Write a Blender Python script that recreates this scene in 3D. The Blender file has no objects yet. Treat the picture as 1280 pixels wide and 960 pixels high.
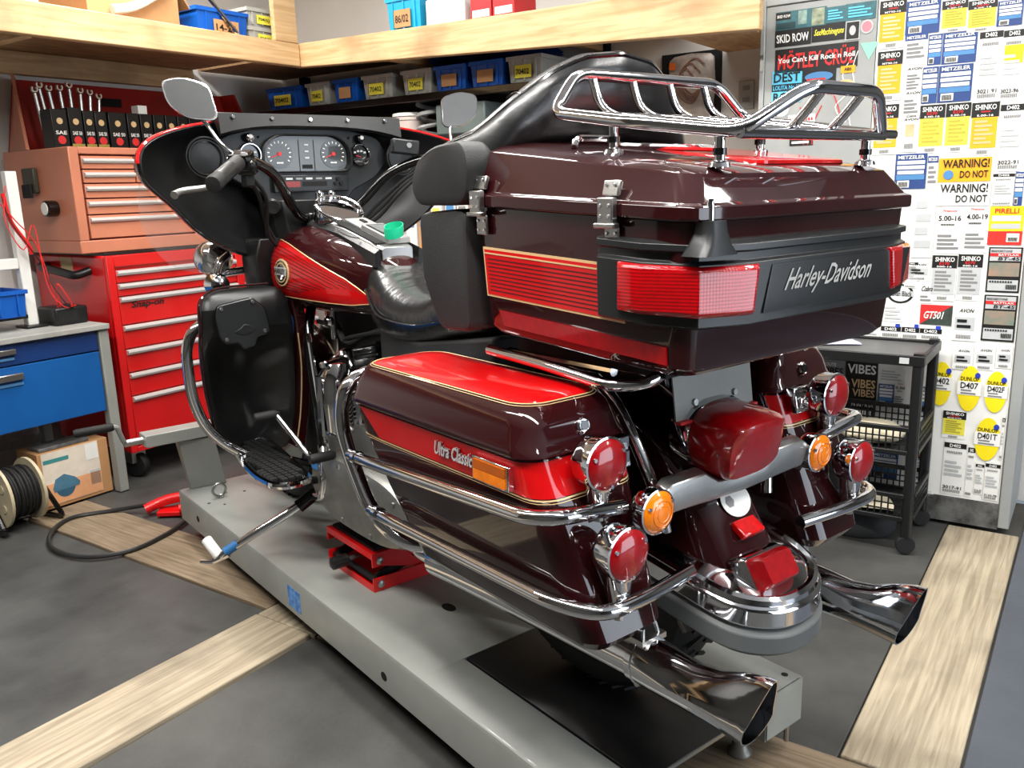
import bpy, bmesh, math, random
from mathutils import Vector, Matrix, Quaternion
random.seed(7)
S = bpy.context.scene
COL = S.collection
PI = math.pi
# ---------------------------------------------------------------- camera
cam_d = bpy.data.cameras.new('camera'); cam = bpy.data.objects.new('camera', cam_d); COL.objects.link(cam)
cam_d.sensor_width = 36.0; cam_d.lens = 30.08; cam_d.clip_start = 0.05
_r = Vector((0.78327, -0.62100, -0.02905)); _d = Vector((-0.16060, -0.15698, -0.97446)); _f = Vector((0.60058, 0.76793, -0.22269))
_m = Matrix((_r, -_d, -_f)).transposed().to_4x4(); _m.translation = Vector((-1.25, 0.0, 1.29))
cam.matrix_world = _m
S.camera = cam
# ---------------------------------------------------------------- colour management
S.view_settings.view_transform = 'Standard'; S.view_settings.look = 'None'
S.view_settings.exposure = -0.12; S.view_settings.gamma = 1.0; S.view_settings.use_curve_mapping = False
# ---------------------------------------------------------------- world (dim neutral, the room is closed)
wd = bpy.data.worlds.new('world'); S.world = wd; wd.use_nodes = True
wd.node_tree.nodes['Background'].inputs[0].default_value = (.75, .85, 1, 1)
wd.node_tree.nodes['Background'].inputs[1].default_value = 0.35
# ---------------------------------------------------------------- frames: bike frame = world, room frame turned by 17.26 deg
RA = math.radians(17.26)
RU = Vector((math.cos(RA), math.sin(RA), 0)); RV = Vector((-math.sin(RA), math.cos(RA), 0))
def room(u, v, z=0.0): return RU*u + RV*v + Vector((0, 0, z))
# ceiling strip lights: (u, v, length along v, watts)
def area_light(name, loc, sx, sy, watt, rot, col=(1, 1, 1)):
    l = bpy.data.lights.new(name, 'AREA'); l.shape = 'RECTANGLE'; l.size = sx; l.size_y = sy; l.energy = watt; l.color = col
    o = bpy.data.objects.new(name, l); COL.objects.link(o); o.location = loc; o.rotation_euler = rot
    return o
CEIL = 2.85
STRIPS = [(-0.75, 0.55, 2.4, 110), (0.75, 1.75, 2.4, 100), (1.35, -0.9, 2.4, 80), (0.95, 3.55, 1.2, 55), (-0.9, 2.6, 2.4, 70)]  # the fourth strip is added to brighten the loft corner
for (u, v, L, w) in STRIPS:
    area_light('strip_lamp_light', room(u, v, CEIL-.115), 0.16, L, w, (0, 0, RA), (1, .975, .94))
# daylight through the open shutter in the wall behind the camera
area_light('shutter_daylight', room(0.6, -2.93, 1.15), 2.6, 2.0, 100, (PI/2, 0, RA), (.80, .89, 1))
# ================================================================ materials
def lin(c):
    if isinstance(c, str):
        c = [int(c[i:i+2], 16)/255 for i in (0, 2, 4)]
    return tuple(x/12.92 if x <= .04045 else ((x+.055)/1.055)**2.4 for x in c)
MATS = {}
def mat(name, col, rough=.5, metal=0., coat=0., var=.12, vscale=6., bump=0., bscale=60., trans=0., emit=0., spec=.5, alpha=1., ior=1.45, stretch=None, col2=None):
    if name in MATS: return MATS[name]
    m = bpy.data.materials.new(name); m.use_nodes = True; nt = m.node_tree; b = nt.nodes['Principled BSDF']
    c = lin(col); c2 = lin(col2) if col2 else tuple(x*(1-var*2.2) for x in c)
    b.inputs['Roughness'].default_value = rough; b.inputs['Metallic'].default_value = metal
    b.inputs['Coat Weight'].default_value = coat; b.inputs['Coat Roughness'].default_value = .04
    b.inputs['Specular IOR Level'].default_value = spec; b.inputs['IOR'].default_value = ior
    b.inputs['Transmission Weight'].default_value = trans; b.inputs['Alpha'].default_value = alpha
    tc = nt.nodes.new('ShaderNodeTexCoord'); mp = nt.nodes.new('ShaderNodeMapping')
    nt.links.new(tc.outputs['Object'], mp.inputs[0])
    if stretch: mp.inputs['Scale'].default_value = stretch
    n = nt.nodes.new('ShaderNodeTexNoise'); n.inputs['Scale'].default_value = vscale; n.inputs['Detail'].default_value = 6; n.inputs['Roughness'].default_value = .6
    nt.links.new(mp.outputs[0], n.inputs['Vector'])
    mx = nt.nodes.new('ShaderNodeMix'); mx.data_type = 'RGBA'
    rp = nt.nodes.new('ShaderNodeMapRange'); rp.inputs[1].default_value = .35; rp.inputs[2].default_value = .68
    nt.links.new(n.outputs[0], rp.inputs[0]); nt.links.new(rp.outputs[0], mx.inputs['Factor'])
    mx.inputs['A'].default_value = (*c, 1); mx.inputs['B'].default_value = (*c2, 1)
    nt.links.new(mx.outputs['Result'], b.inputs['Base Color'])
    if bump:
        n2 = nt.nodes.new('ShaderNodeTexNoise'); n2.inputs['Scale'].default_value = bscale; n2.inputs['Detail'].default_value = 4
        nt.links.new(mp.outputs[0], n2.inputs['Vector'])
        bp = nt.nodes.new('ShaderNodeBump'); bp.inputs['Strength'].default_value = bump; bp.inputs['Distance'].default_value = .004
        nt.links.new(n2.outputs[0], bp.inputs['Height']); nt.links.new(bp.outputs[0], b.inputs['Normal'])
    if emit:
        nt.links.new(mx.outputs['Result'], b.inputs['Emission Color']); b.inputs['Emission Strength'].default_value = emit
    MATS[name] = m; return m
def wood(name, c1, c2, scale=(1.2, 14, 14), rough=.6, knots=True):
    m = bpy.data.materials.new(name); m.use_nodes = True; nt = m.node_tree; b = nt.nodes['Principled BSDF']
    tc = nt.nodes.new('ShaderNodeTexCoord'); mp = nt.nodes.new('ShaderNodeMapping'); mp.inputs['Scale'].default_value = scale
    nt.links.new(tc.outputs['Object'], mp.inputs[0])
    n = nt.nodes.new('ShaderNodeTexNoise'); n.inputs['Scale'].default_value = 3; n.inputs['Detail'].default_value = 8; n.inputs['Distortion'].default_value = .6
    nt.links.new(mp.outputs[0], n.inputs['Vector'])
    r = nt.nodes.new('ShaderNodeValToRGB'); e = r.color_ramp.elements
    e[0].position = .33; e[0].color = (*lin(c2), 1); e[1].position = .62; e[1].color = (*lin(c1), 1)
    nt.links.new(n.outputs[0], r.inputs[0])
    v = nt.nodes.new('ShaderNodeTexNoise'); v.inputs['Scale'].default_value = 3.2; v.inputs['Detail'].default_value = 5
    nt.links.new(tc.outputs['Object'], v.inputs['Vector'])
    st = nt.nodes.new('ShaderNodeMapRange'); st.inputs[1].default_value = .52; st.inputs[2].default_value = .78; st.inputs[4].default_value = .75 if knots else .25
    nt.links.new(v.outputs[0], st.inputs[0])
    mx = nt.nodes.new('ShaderNodeMix'); mx.data_type = 'RGBA'; nt.links.new(st.outputs[0], mx.inputs['Factor'])
    nt.links.new(r.outputs[0], mx.inputs['A']); mx.inputs['B'].default_value = (*[x*.45 for x in lin(c2)], 1)
    nt.links.new(mx.outputs['Result'], b.inputs['Base Color']); b.inputs['Roughness'].default_value = rough
    bp = nt.nodes.new('ShaderNodeBump'); bp.inputs['Strength'].default_value = .35; bp.inputs['Distance'].default_value = .004
    nt.links.new(n.outputs[0], bp.inputs['Height']); nt.links.new(bp.outputs[0], b.inputs['Normal'])
    MATS[name] = m; return m
CHROME = mat('chrome', (.86, .86, .87), .07, 1, var=.02)
STEEL = mat('brushed_steel', (.72, .72, .71), .32, 1, var=.06, bump=.05, bscale=200)
ALU = mat('cast_aluminium', (.60, .60, .58), .42, .85, var=.12, vscale=9, bump=.12, bscale=160)
MAROON = mat('maroon_paint', (.155, .024, .032), .5, 0, 1, var=.04, spec=.05)
RED = mat('candy_red_paint', (.76, .03, .045), .4, 0, 1, var=.05, spec=.1)
PLASTIC = mat('black_plastic', (.085, .088, .09), .38, var=.10, vscale=4, bump=.05, bscale=350)
PLASTIC2 = mat('satin_black_panel', (.115, .123, .127), .36, var=.08, bump=.06, bscale=500)
BLACK = mat('gloss_black', (.035, .035, .037), .16, coat=.5, var=.05)
RUBBER = mat('black_rubber', (.075, .075, .077), .68, var=.15, bump=.1, bscale=120)
LEATHER = mat('black_vinyl', (.10, .102, .105), .27, var=.10, vscale=3, bump=.22, bscale=26, spec=.8)
VINYL = mat('charcoal_grained_vinyl', (.145, .147, .15), .55, var=.08, bump=.25, bscale=420)
REDLENS = mat('red_lens', (.58, .0, .032), .3, 0, 1, var=.1, vscale=60, col2=(.50, 0, .025), spec=.3)
REDGLOW = mat('red_reflector', (.86, .03, .03), .12, 0, 1, var=.15, vscale=90)
AMBER = mat('amber_lens', (.95, .50, .03), .10, 0, 1, var=.12, vscale=40, bump=.2, bscale=150)
GOLD = mat('gold_pinstripe', (.86, .74, .54), .35, .2, var=.03)
GREYRUB = mat('grey_rubber_trim', (.33, .34, .34), .5, var=.08)
WHITE = mat('white_plastic', (.86, .86, .84), .4, var=.04)
LENSCLR = mat('clear_acrylic', (.90, .92, .92), .04, 0, 0, var=.0, alpha=.10)
PULL = mat('polished_drawer_pull', (.84, .84, .83), .3, .35, var=.03)
MIRROR = mat('mirror_glass', (.93, .94, .94), .01, 1, var=0)
DARKIN = mat('dark_inside', (.02, .02, .02), .8, var=.1)
LIFTG = mat('lift_grey_paint', (.56, .57, .55), .42, 0, .15, var=.07, vscale=5, bump=.04, bscale=140)
MATG = mat('dark_floor_mat', (.30, .30, .29), .5, var=.22, vscale=2.6, bump=.18, bscale=55, col2=(.20, .20, .195))
MATB = mat('daylight_tinted_mat', (.30, .32, .35), .32, var=.12, vscale=2.2, bump=.1, bscale=50)  # blue tint is reflected daylight put into the grey mat's colour
JACKR = mat('jack_red_paint', (.86, .06, .07), .35, coat=.3, var=.06)
CHESTR = mat('chest_red_paint', (.78, .07, .08), .3, coat=.4, var=.05)
CHESTD = mat('chest_red_inside', (.64, .13, .10), .45, var=.18)
CHESTO = mat('faded_orange_red_paint', (.75, .47, .36), .42, coat=.1, var=.08, vscale=3)
BENCHB = mat('bench_blue_paint', (.05, .33, .60), .4, var=.06)
BENCHD = mat('bench_dark_blue_paint', (.07, .20, .42), .4, var=.08)
WALLD = mat('grey_wall_board', (.24, .235, .22), .8, var=.15, vscale=2)
WALLW = mat('white_wall_paint', (.82, .81, .79), .8, var=.05, vscale=2)
CEILW = mat('white_ceiling_paint', (.86, .86, .85), .8, var=.03)
CABG = mat('cabinet_grey_paint', (.60, .61, .60), .5, var=.06)
WOODL = wood('pale_pine', (.80, .67, .50), (.70, .56, .38), (1.0, 14, 14), knots=True)
WOODV = wood('pale_pine_v', (.80, .67, .50), (.70, .56, .38), (14, 1.0, 14), knots=True)
WOODP = wood('weathered_plank', (.66, .61, .52), (.53, .48, .40), (1.2, 26, 20), .7)
WOODQ = wood('weathered_plank_v', (.55, .48, .39), (.42, .36, .28), (26, 1.2, 20), .7)
PLY = wood('plywood', (.72, .58, .42), (.60, .46, .32), (3, 9, 9), .7, False)
BINB = mat('blue_bin_plastic', (.05, .33, .68), .4, var=.06)
BINC = mat('frosted_bin_plastic', (.66, .66, .63), .3, var=.08)
BINCY = mat('cyan_bin_plastic', (.10, .62, .80), .4, var=.05)
CARD = mat('cardboard', (.72, .54, .36), .8, var=.08)
PAPER = mat('white_paper', (.90, .90, .88), .6, var=.03)
PAPER2 = mat('grey_paper', (.72, .73, .73), .6, var=.06)
YEL = mat('yellow_paper', (.90, .86, .28), .6, var=.08)
YEL2 = mat('bright_yellow_card', (.95, .86, .08), .55, var=.06)
ORG = mat('orange_paper', (.95, .66, .10), .6, var=.05)
INK = mat('black_ink', (.07, .07, .07), .5, var=.02)
BLUEI = mat('blue_ink', (.16, .27, .50), .5, var=.08)
BLUEM = mat('mid_blue_ink', (.30, .52, .72), .5, var=.08)
REDI = mat('red_ink', (.80, .16, .16), .5, var=.04)
CYANI = mat('cyan_ink', (.36, .76, .90), .5, var=.04)
GREENI = mat('green_ink', (.55, .85, .70), .5, var=.05)
TEALI = mat('teal_ink', (.22, .42, .45), .5, var=.2, vscale=30)
GREYI = mat('grey_ink', (.50, .50, .50), .5, var=.05)
GREEN = mat('green_band', (.05, .68, .50), .45, var=.04)
BLUET = mat('blue_tape', (.15, .40, .62), .5, var=.1)
def ribbed(name, col):
    m = mat(name, col, .2, 0, 1, var=.08, vscale=60, spec=.3); nt = m.node_tree; b = nt.nodes['Principled BSDF']; tc = [n for n in nt.nodes if n.type == 'TEX_COORD'][0]
    ad = nt.nodes.new('ShaderNodeMath'); ad.operation = 'ADD'
    for i, d in enumerate(('X', 'Z')):
        w = nt.nodes.new('ShaderNodeTexWave'); w.bands_direction = d; w.inputs['Scale'].default_value = 62; nt.links.new(tc.outputs['Object'], w.inputs['Vector']); nt.links.new(w.outputs['Fac'], ad.inputs[i])
    bp = nt.nodes.new('ShaderNodeBump'); bp.inputs['Strength'].default_value = .3; bp.inputs['Distance'].default_value = .0015
    nt.links.new(ad.outputs[0], bp.inputs['Height']); nt.links.new(bp.outputs[0], b.inputs['Normal'])
    return m
RIBLENS = ribbed('ribbed_red_lens', (.64, .0, .03))
CREASED = mat('creased_black_leather', (.10, .102, .105), .27, var=.1, vscale=3, bump=.9, bscale=13, stretch=(1.0, 2.6, 1.4), spec=.8)
# ================================================================ mesh builder
def V(*a): return Vector(a)
class MB:
    def __init__(s): s.v = []; s.f = []
    def add(s, vs, fs):
        o = len(s.v); s.v += [Vector(x) for x in vs]; s.f += [tuple(i+o for i in f) for f in fs]; return s
    def box(s, c, size, R=None):
        c = Vector(c); h = Vector(size)/2; R = R or Matrix.Identity(3); vs = []
        for x in (-1, 1):
            for y in (-1, 1):
                for z in (-1, 1): vs.append(c + R @ Vector((x*h.x, y*h.y, z*h.z)))
        return s.add(vs, [(0, 1, 3, 2), (4, 6, 7, 5), (0, 4, 5, 1), (2, 3, 7, 6), (0, 2, 6, 4), (1, 5, 7, 3)])
    def bb(s, a, b): 
        a = Vector(a); b = Vector(b); return s.box((a+b)/2, (abs(b.x-a.x), abs(b.y-a.y), abs(b.z-a.z)))
    def loft(s, secs, cap=True, closed=True, ring=False):
        n = len(secs[0]); vs = [p for q in secs for p in q]; fs = []
        m = len(secs); rr = m if ring else m-1
        for i in range(rr):
            a = i*n; b = ((i+1) % m)*n
            for j in range(n if closed else n-1):
                k = (j+1) % n; fs.append((a+j, a+k, b+k, b+j))
        if cap and not ring: fs.append(tuple(range(n-1, -1, -1))); fs.append(tuple((m-1)*n+i for i in range(n)))
        return s.add(vs, fs)
    def tube(s, pts, r, n=10, closed=False, caps=True):
        pts = [Vector(p) for p in pts]; m = len(pts); secs = []; up = None
        for i, p in enumerate(pts):
            if closed: t = pts[(i+1) % m]-pts[i-1]
            else: t = pts[min(i+1, m-1)]-pts[max(i-1, 0)]
            t.normalize()
            if up is None:
                up = Vector((0, 0, 1)) if abs(t.z) < .9 else Vector((1, 0, 0))
            up = (up - t*up.dot(t)); up.normalize(); b = t.cross(up)
            rr = r(i/(m-1)) if callable(r) else r
            secs.append([p + (up*math.cos(2*PI*k/n) + b*math.sin(2*PI*k/n))*rr for k in range(n)])
        return s.loft(secs, caps, True, closed)
    def lathe(s, prof, o, axis=(0, 0, 1), n=24, sc=(1, 1)):
        ax = Vector(axis).normalized(); q = ax.to_track_quat('Z', 'Y'); o = Vector(o); secs = []
        for r, h in prof:
            secs.append([o + q @ Vector((max(r, 1e-4)*sc[0]*math.cos(2*PI*k/n), max(r, 1e-4)*sc[1]*math.sin(2*PI*k/n), h)) for k in range(n)])
        return s.loft(secs, True)
    def prism(s, out, P0, ex, ey, d):
        """outline (x,y) in plane P0+ex*x+ey*y, extruded along vector d (centred on the front face)"""
        P0, ex, ey, d = map(Vector, (P0, ex, ey, d)); n = len(out)
        a = [P0+ex*x+ey*y for x, y in out]; b = [p+d for p in a]
        return s.add(a+b, [tuple(range(n-1, -1, -1)), tuple(range(n, 2*n))] + [(i, (i+1) % n, n+(i+1) % n, n+i) for i in range(n)])
    def grid(s, fn, nu, nv, th=None):
        vs = [Vector(fn(i/nu, j/nv)) for i in range(nu+1) for j in range(nv+1)]
        fs = [(i*(nv+1)+j, (i+1)*(nv+1)+j, (i+1)*(nv+1)+j+1, i*(nv+1)+j+1) for i in range(nu) for j in range(nv)]
        return s.add(vs, fs)
    def mirror(s):
        m = MB(); m.v = [Vector((-p.x, p.y, p.z)) for p in s.v]; m.f = [tuple(reversed(f)) for f in s.f]; return m
    def xf(s, M):
        s.v = [M @ p for p in s.v]; return s
def fillet(pts, rad, n=5, closed=False):
    pts = [Vector(p) for p in pts]; m = len(pts); out = []
    for i, p in enumerate(pts):
        if not closed and i in (0, m-1): out.append(p); continue
        a = pts[i-1]-p; b = pts[(i+1) % m]-p; r = min(rad, a.length*.49, b.length*.49)
        A = p+a.normalized()*r; B = p+b.normalized()*r
        for k in range(n+1):
            t = k/n; out.append(A*(1-t)**2 + p*2*t*(1-t) + B*t*t)
    return out
def spline(pts, n=6, closed=False):
    pts = [Vector(p) for p in pts]; m = len(pts); out = []
    for i in range(m if closed else m-1):
        g = (lambda k: pts[k % m]) if closed else (lambda k: pts[max(0, min(m-1, k))])
        p0, p1, p2, p3 = g(i-1), g(i), g(i+1), g(i+2)
        for k in range(n):
            t = k/n; out.append(.5*((2*p1)+(p2-p0)*t+(2*p0-5*p1+4*p2-p3)*t*t+(3*p1-p0-3*p2+p3)*t**3))
    if not closed: out.append(pts[-1])
    return out
def rrect(w, h, r, n=4):
    o = []
    for cx, cy, a0 in ((w/2-r, h/2-r, 0), (-w/2+r, h/2-r, PI/2), (-w/2+r, -h/2+r, PI), (w/2-r, -h/2+r, 1.5*PI)):
        for k in range(n+1):
            a = a0+k*PI/2/n; o.append((cx+r*math.cos(a), cy+r*math.sin(a)))
    return o
def circ(r, n=24, sx=1, sy=1): return [(r*sx*math.cos(2*PI*k/n), r*sy*math.sin(2*PI*k/n)) for k in range(n)]
def interp(tab, t):
    for (a, va), (b, vb) in zip(tab, tab[1:]):
        if t <= b or (b, vb) == tab[-1]:
            k = 0 if b == a else max(0., min(1., (t-a)/(b-a))); k = k*k*(3-2*k) if False else k
            return va+(vb-va)*k
    return tab[-1][1]
TXT = {}
def text_geo(s, bold=0.0):
    k = (s, bold)
    if k in TXT: return TXT[k]
    c = bpy.data.curves.new('t', 'FONT'); c.body = s; c.size = 1; c.resolution_u = 2; c.offset = bold; c.fill_mode = 'FRONT'
    o = bpy.data.objects.new('t', c); me = bpy.data.meshes.new_from_object(o)
    vs = [Vector((p.co.x, p.co.y)) for p in me.vertices]; fs = [tuple(p.vertices) for p in me.polygons]
    bpy.data.objects.remove(o); bpy.data.curves.remove(c); bpy.data.meshes.remove(me)
    if vs:
        x0 = min(p.x for p in vs); x1 = max(p.x for p in vs); y0 = min(p.y for p in vs); y1 = max(p.y for p in vs)
        vs = [((p.x-x0)/(x1-x0), (p.y-y0)/(y1-y0)) for p in vs]
    TXT[k] = (vs, fs); return TXT[k]
def text_mb(s, P0, ex, ey, w, h, bold=.02, slant=0., mb=None, lift=None):
    """text filling a w x h box whose lower left is P0; lift: function(point)->point for curved faces"""
    vs, fs = text_geo(s, bold); P0, ex, ey = map(Vector, (P0, ex, ey)); mb = mb or MB()
    pts = [P0+ex*(x*w+slant*y*h)+ey*(y*h) for x, y in vs]
    if lift: pts = [lift(p) for p in pts]
    return mb.add(pts, fs)
# ================================================================ things and parts
class Thing: pass
def mesh_obj(name, mb, m, smooth=38, bev=0., sub=0, seg=2):
    me = bpy.data.meshes.new(name); me.from_pydata([tuple(p) for p in mb.v], [], mb.f)
    bm = bmesh.new(); bm.from_mesh(me)
    if not getattr(mb, 'flat', False): bmesh.ops.recalc_face_normals(bm, faces=bm.faces)
    thr = math.radians(smooth)
    for f in bm.faces: f.smooth = True
    for e in bm.edges:
        if len(e.link_faces) == 2: e.smooth = e.calc_face_angle(0) < thr
    bm.to_mesh(me); bm.free()
    me.materials.append(m)
    o = bpy.data.objects.new(name, me); COL.objects.link(o)
    if sub:
        k = o.modifiers.new('s', 'SUBSURF'); k.levels = sub; k.render_levels = sub
    if bev:
        k = o.modifiers.new('b', 'BEVEL'); k.width = bev; k.segments = seg; k.limit_method = 'ANGLE'; k.angle_limit = math.radians(35); k.harden_normals = False
    return o
def tag(o, label, cat, group=None):
    o['label'] = label; o['category'] = cat
    if group: o['group'] = group
    return o
def thing(name, label, cat, base, frame='bike', group=None):
    t = Thing(); t.base = Vector(base); t.frame = frame
    o = bpy.data.objects.new(name, None); COL.objects.link(o); o.empty_display_size = .05
    if frame == 'room': o.location = room(*base); o.rotation_euler = (0, 0, RA)
    else: o.location = base
    t.root = o; t.top = o
    if label: tag(o, label, cat, group)
    return t
def part(t, name, mb, m, parent=None, label=None, **k):
    q = MB(); q.v = [p-t.base for p in mb.v]; q.f = mb.f
    if getattr(mb, 'flat', False): q.flat = True
    o = mesh_obj(name, q, m, **k); o.parent = parent or t.root
    if label: o['label'] = label
    return o
def single(name, mb, m, label, cat, base, frame='room', group=None, **k):
    base = Vector(base); q = MB(); q.v = [p-base for p in mb.v]; q.f = mb.f
    o = mesh_obj(name, q, m, **k)
    if frame == 'room': o.location = room(*base); o.rotation_euler = (0, 0, RA)
    else: o.location = base
    if label: tag(o, label, cat, group)
    t = Thing(); t.base = base; t.frame = frame; t.root = o
    return t
def structure(name, mb, m, base=(0, 0, 0), **k):
    t = single(name, mb, m, None, None, base, 'room', **k); t.root['kind'] = 'structure'; return t
X, Y, Z = V(1, 0, 0), V(0, 1, 0), V(0, 0, 1)
# ================================================================ SETTING (room frame: u right, v away, z up)
f = structure('floor', MB().bb((-3, -3, -.10), (2.65, 4.72, -.014)), mat('concrete', (.30, .29, .27), .8, var=.15))
def fpart(name, a, b, m, bev=.003): return part(f, name, MB().bb((*a, -.0135), (*b[:2], b[2])), m, bev=bev)
for a, b, m in (((-2.99, 2.468), (.412, 4.71, -.004), MATG), ((-2.99, .05), (.372, 2.212, -.004), MATG), ((.628, .757), (2.64, 2.0, -.004), MATG),
                ((.678, 2.006), (2.64, 4.71, -.004), MATG), ((.628, -2.99), (2.64, .513, -.003), MATB), ((-2.99, -2.99), (.372, .045, -.004), MATG)):
    fpart('floor_mat', a, b, m)
def plank(a, b, m): fpart('plank', a, b, m, .004)
plank((-2.99, 2.218), (-.9, 2.462, .006), WOODP); plank((-.896, 2.218), (.372, 2.462, .006), WOODP); plank((.628, .519), (2.22, .751, .006), WOODP)
plank((.378, -2.99), (.622, .2, .003), WOODQ); plank((.378, .204), (.622, 2.2, .003), WOODQ); plank((.418, 2.468), (.672, 3.97, .004), WOODQ)
plank((.378, 2.206), (.672, 2.464, .003), WOODP)
structure('wall_back', MB().bb((-3, 4.72, 0), (2.75, 4.82, CEIL)), WALLW)
structure('wall_right', MB().bb((2.65, .42, 0), (2.75, 4.72, CEIL)), WALLW)
structure('wall_right_near', MB().bb((2.65, -3, 0), (2.75, .419, CEIL)), WALLD)
structure('wall_left', MB().bb((-3.1, -3, 0), (-3, 4.82, CEIL)), WALLD)
wn = MB().bb((-3.1, -3.1, 0), (-.7, -3, CEIL)).bb((1.9, -3.1, 0), (2.75, -3, CEIL)).bb((-.7, -3.1, 2.15), (1.9, -3, CEIL))
structure('wall_near', wn, WALLD)
structure('ceiling', MB().bb((-3.1, -3.1, CEIL), (2.75, 4.82, CEIL+.1)), CEILW)
for i, (u, v, L, w) in enumerate(STRIPS):
    t = thing('ceiling_light', 'white fluorescent strip lamp on the ceiling ' + ('left of the motorcycle', 'above the motorcycle', 'behind the parts cabinet side', 'added over the loft corner', 'near the blue workbench')[i], 'lamp', (u, v, CEIL-.09), 'room', 'ceiling strip lamps')
    part(t, 'housing', MB().bb((u-.11, v-L/2-.03, CEIL-.045), (u+.11, v+L/2+.03, CEIL-.001)), WHITE, bev=.006)
    for s in (-1, 1):
        part(t, 'tube', MB().tube([(u+s*.05, v-L/2, CEIL-.075), (u+s*.05, v+L/2, CEIL-.075)], .014, 8), mat('lit_tube', (1, .97, .92), .5, emit=4, var=0))
        for e in (-1, 1): part(t, 'tube_holder', MB().box((u+s*.05, v+e*(L/2+.008), CEIL-.065), (.03, .016, .05)), WHITE)
# ---------------------------------------------------------------- loft shelves
t = thing('loft_shelf', 'pale pine loft shelf above the tool chests with thick front beam', 'shelf', (-3, 3.8, 1.9), 'room', )
part(t, 'front_beam', MB().add([V(-2.99, 3.8, 1.885), V(1.975, 3.8, 1.918), V(1.975, 3.8, 2.025), V(-2.99, 3.8, 2.05), V(-2.99, 3.845, 1.885), V(1.975, 3.845, 1.918), V(1.975, 3.845, 2.025), V(-2.99, 3.845, 2.05)],
     [(0, 1, 2, 3), (4, 7, 6, 5), (0, 4, 5, 1), (3, 2, 6, 7), (1, 5, 6, 2), (0, 3, 7, 4)]), WOODL, bev=.004)
part(t, 'deck', MB().bb((-2.98, 3.847, 1.985), (1.975, 4.70, 2.003)), PLY)
part(t, 'back_beam', MB().bb((-2.98, 4.655, 1.88), (1.97, 4.70, 1.983)), WOODL, bev=.004)
for u in (-1.6, -.3, .62): part(t, 'joist', MB().bb((u, 3.85, 1.905), (u+.045, 4.65, 1.983)), WOODV, bev=.003)
part(t, 'post', MB().bb((1.83, 3.802, 2.027), (1.972, 3.83, 2.83)), WOODL, bev=.003)
t = thing('loft_shelf', 'pale pine loft shelf along the right wall above the storage bins', 'shelf', (2.0, 1.45, 1.8), 'room')
part(t, 'front_beam', MB().add([V(1.98, 1.46, 1.815), V(1.98, 3.85, 1.918), V(1.98, 3.85, 2.03), V(1.98, 1.46, 1.985), V(2.025, 1.46, 1.815), V(2.025, 3.85, 1.918), V(2.025, 3.85, 2.03), V(2.025, 1.46, 1.985)],
     [(0, 1, 2, 3), (4, 7, 6, 5), (0, 4, 5, 1), (3, 2, 6, 7), (1, 5, 6, 2), (0, 3, 7, 4)]), WOODV, bev=.004)
part(t, 'deck', MB().bb((2.027, 1.9, 1.985), (2.64, 4.69, 2.003)), PLY)
part(t, 'end_beam', MB().bb((2.027, 1.545, 1.862), (2.64, 1.59, 1.983)), WOODL, bev=.004)
for v in (2.42, 3.3): part(t, 'joist', MB().bb((2.03, v, 1.91), (2.64, v+.045, 1.983)), WOODL, bev=.003)
part(t, 'underside_board', MB().bb((2.03, 1.545, 1.845), (2.64, 1.83, 1.86)), PLY)
# ---------------------------------------------------------------- bins
def bin_(name, label, u, v, z, su, sv, sz, m, cat='bin', group=None, tagm=None, face='u', txt=None):
    """open plastic bin; (u,v,z) = min corner"""
    t = thing(name, label, cat, (u+su/2, v+sv/2, z), 'room', group)
    w = .004; tp = .008; mb = MB()
    def ring(x0, x1, y0, y1, zz): return [V(x0, y0, zz), V(x1, y0, zz), V(x1, y1, zz), V(x0, y1, zz)]
    a = ring(u+tp, u+su-tp, v+tp, v+sv-tp, z); b = ring(u, u+su, v, v+sv, z+sz); c = ring(u+w, u+su-w, v+w, v+sv-w, z+sz); d = ring(u+tp+w, u+su-tp-w, v+tp+w, v+sv-tp-w, z+w)
    mb.loft([a, b, c, d]); o = part(t, 'body', mb, m)
    r = MB(); 
    r.loft([ring(u-.007, u+su+.007, v-.007, v+sv+.007, z+sz-.016), ring(u-.007, u+su+.007, v-.007, v+sv+.007, z+sz+.001), ring(u-.001, u+su+.001, v-.001, v+sv+.001, z+sz+.001), ring(u-.001, u+su+.001, v-.001, v+sv+.001, z+sz-.016)], cap=False, ring=True)
    part(t, 'rim', r, m)
    for k in range(3):
        q = (k+.5)/3
        if face == 'u': part(t, 'rib', MB().bb((u-.004, v+sv*q-.004, z+.01), (u+.006, v+sv*q+.004, z+sz-.016)), m)
        else: part(t, 'rib', MB().bb((u+su*q-.004, v-.004, z+.01), (u+su*q+.004, v+.006, z+sz-.016)), m)
    if tagm:
        if face == 'u': lb = MB().bb((u-.0065, v+sv*.28, z+sz*.18), (u-.0045, v+sv*.78, z+sz*.66))
        else: lb = MB().bb((u+su*.3, v-.0065, z+sz*.18), (u+su*.8, v-.0045, z+sz*.66))
        p = part(t, 'label_card', lb, tagm)
        if txt:
            if face == 'u': q = text_mb(txt, (u-.0075, v+sv*.74, z+sz*.3), -Y, Z, sv*.4, sz*.22)
            else: q = text_mb(txt, (u+su*.34, v-.0075, z+sz*.3), X, Z, su*.4, sz*.22)
            q.flat = True; part(t, 'lettering', q, INK, p)
    return t
t = thing('wall_shelf', 'long black shelf board carrying the small parts bins under the loft', 'shelf', (2.2, 2.3, 1.7), 'room')
part(t, 'board', MB().bb((2.2, 2.32, 1.722), (2.64, 4.68, 1.757)), BLACK, bev=.003)
for v in (2.40, 3.36, 4.45): part(t, 'bracket', MB().bb((2.60, v, 1.30), (2.645, v+.05, 1.98)), DARKIN); 
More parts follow.
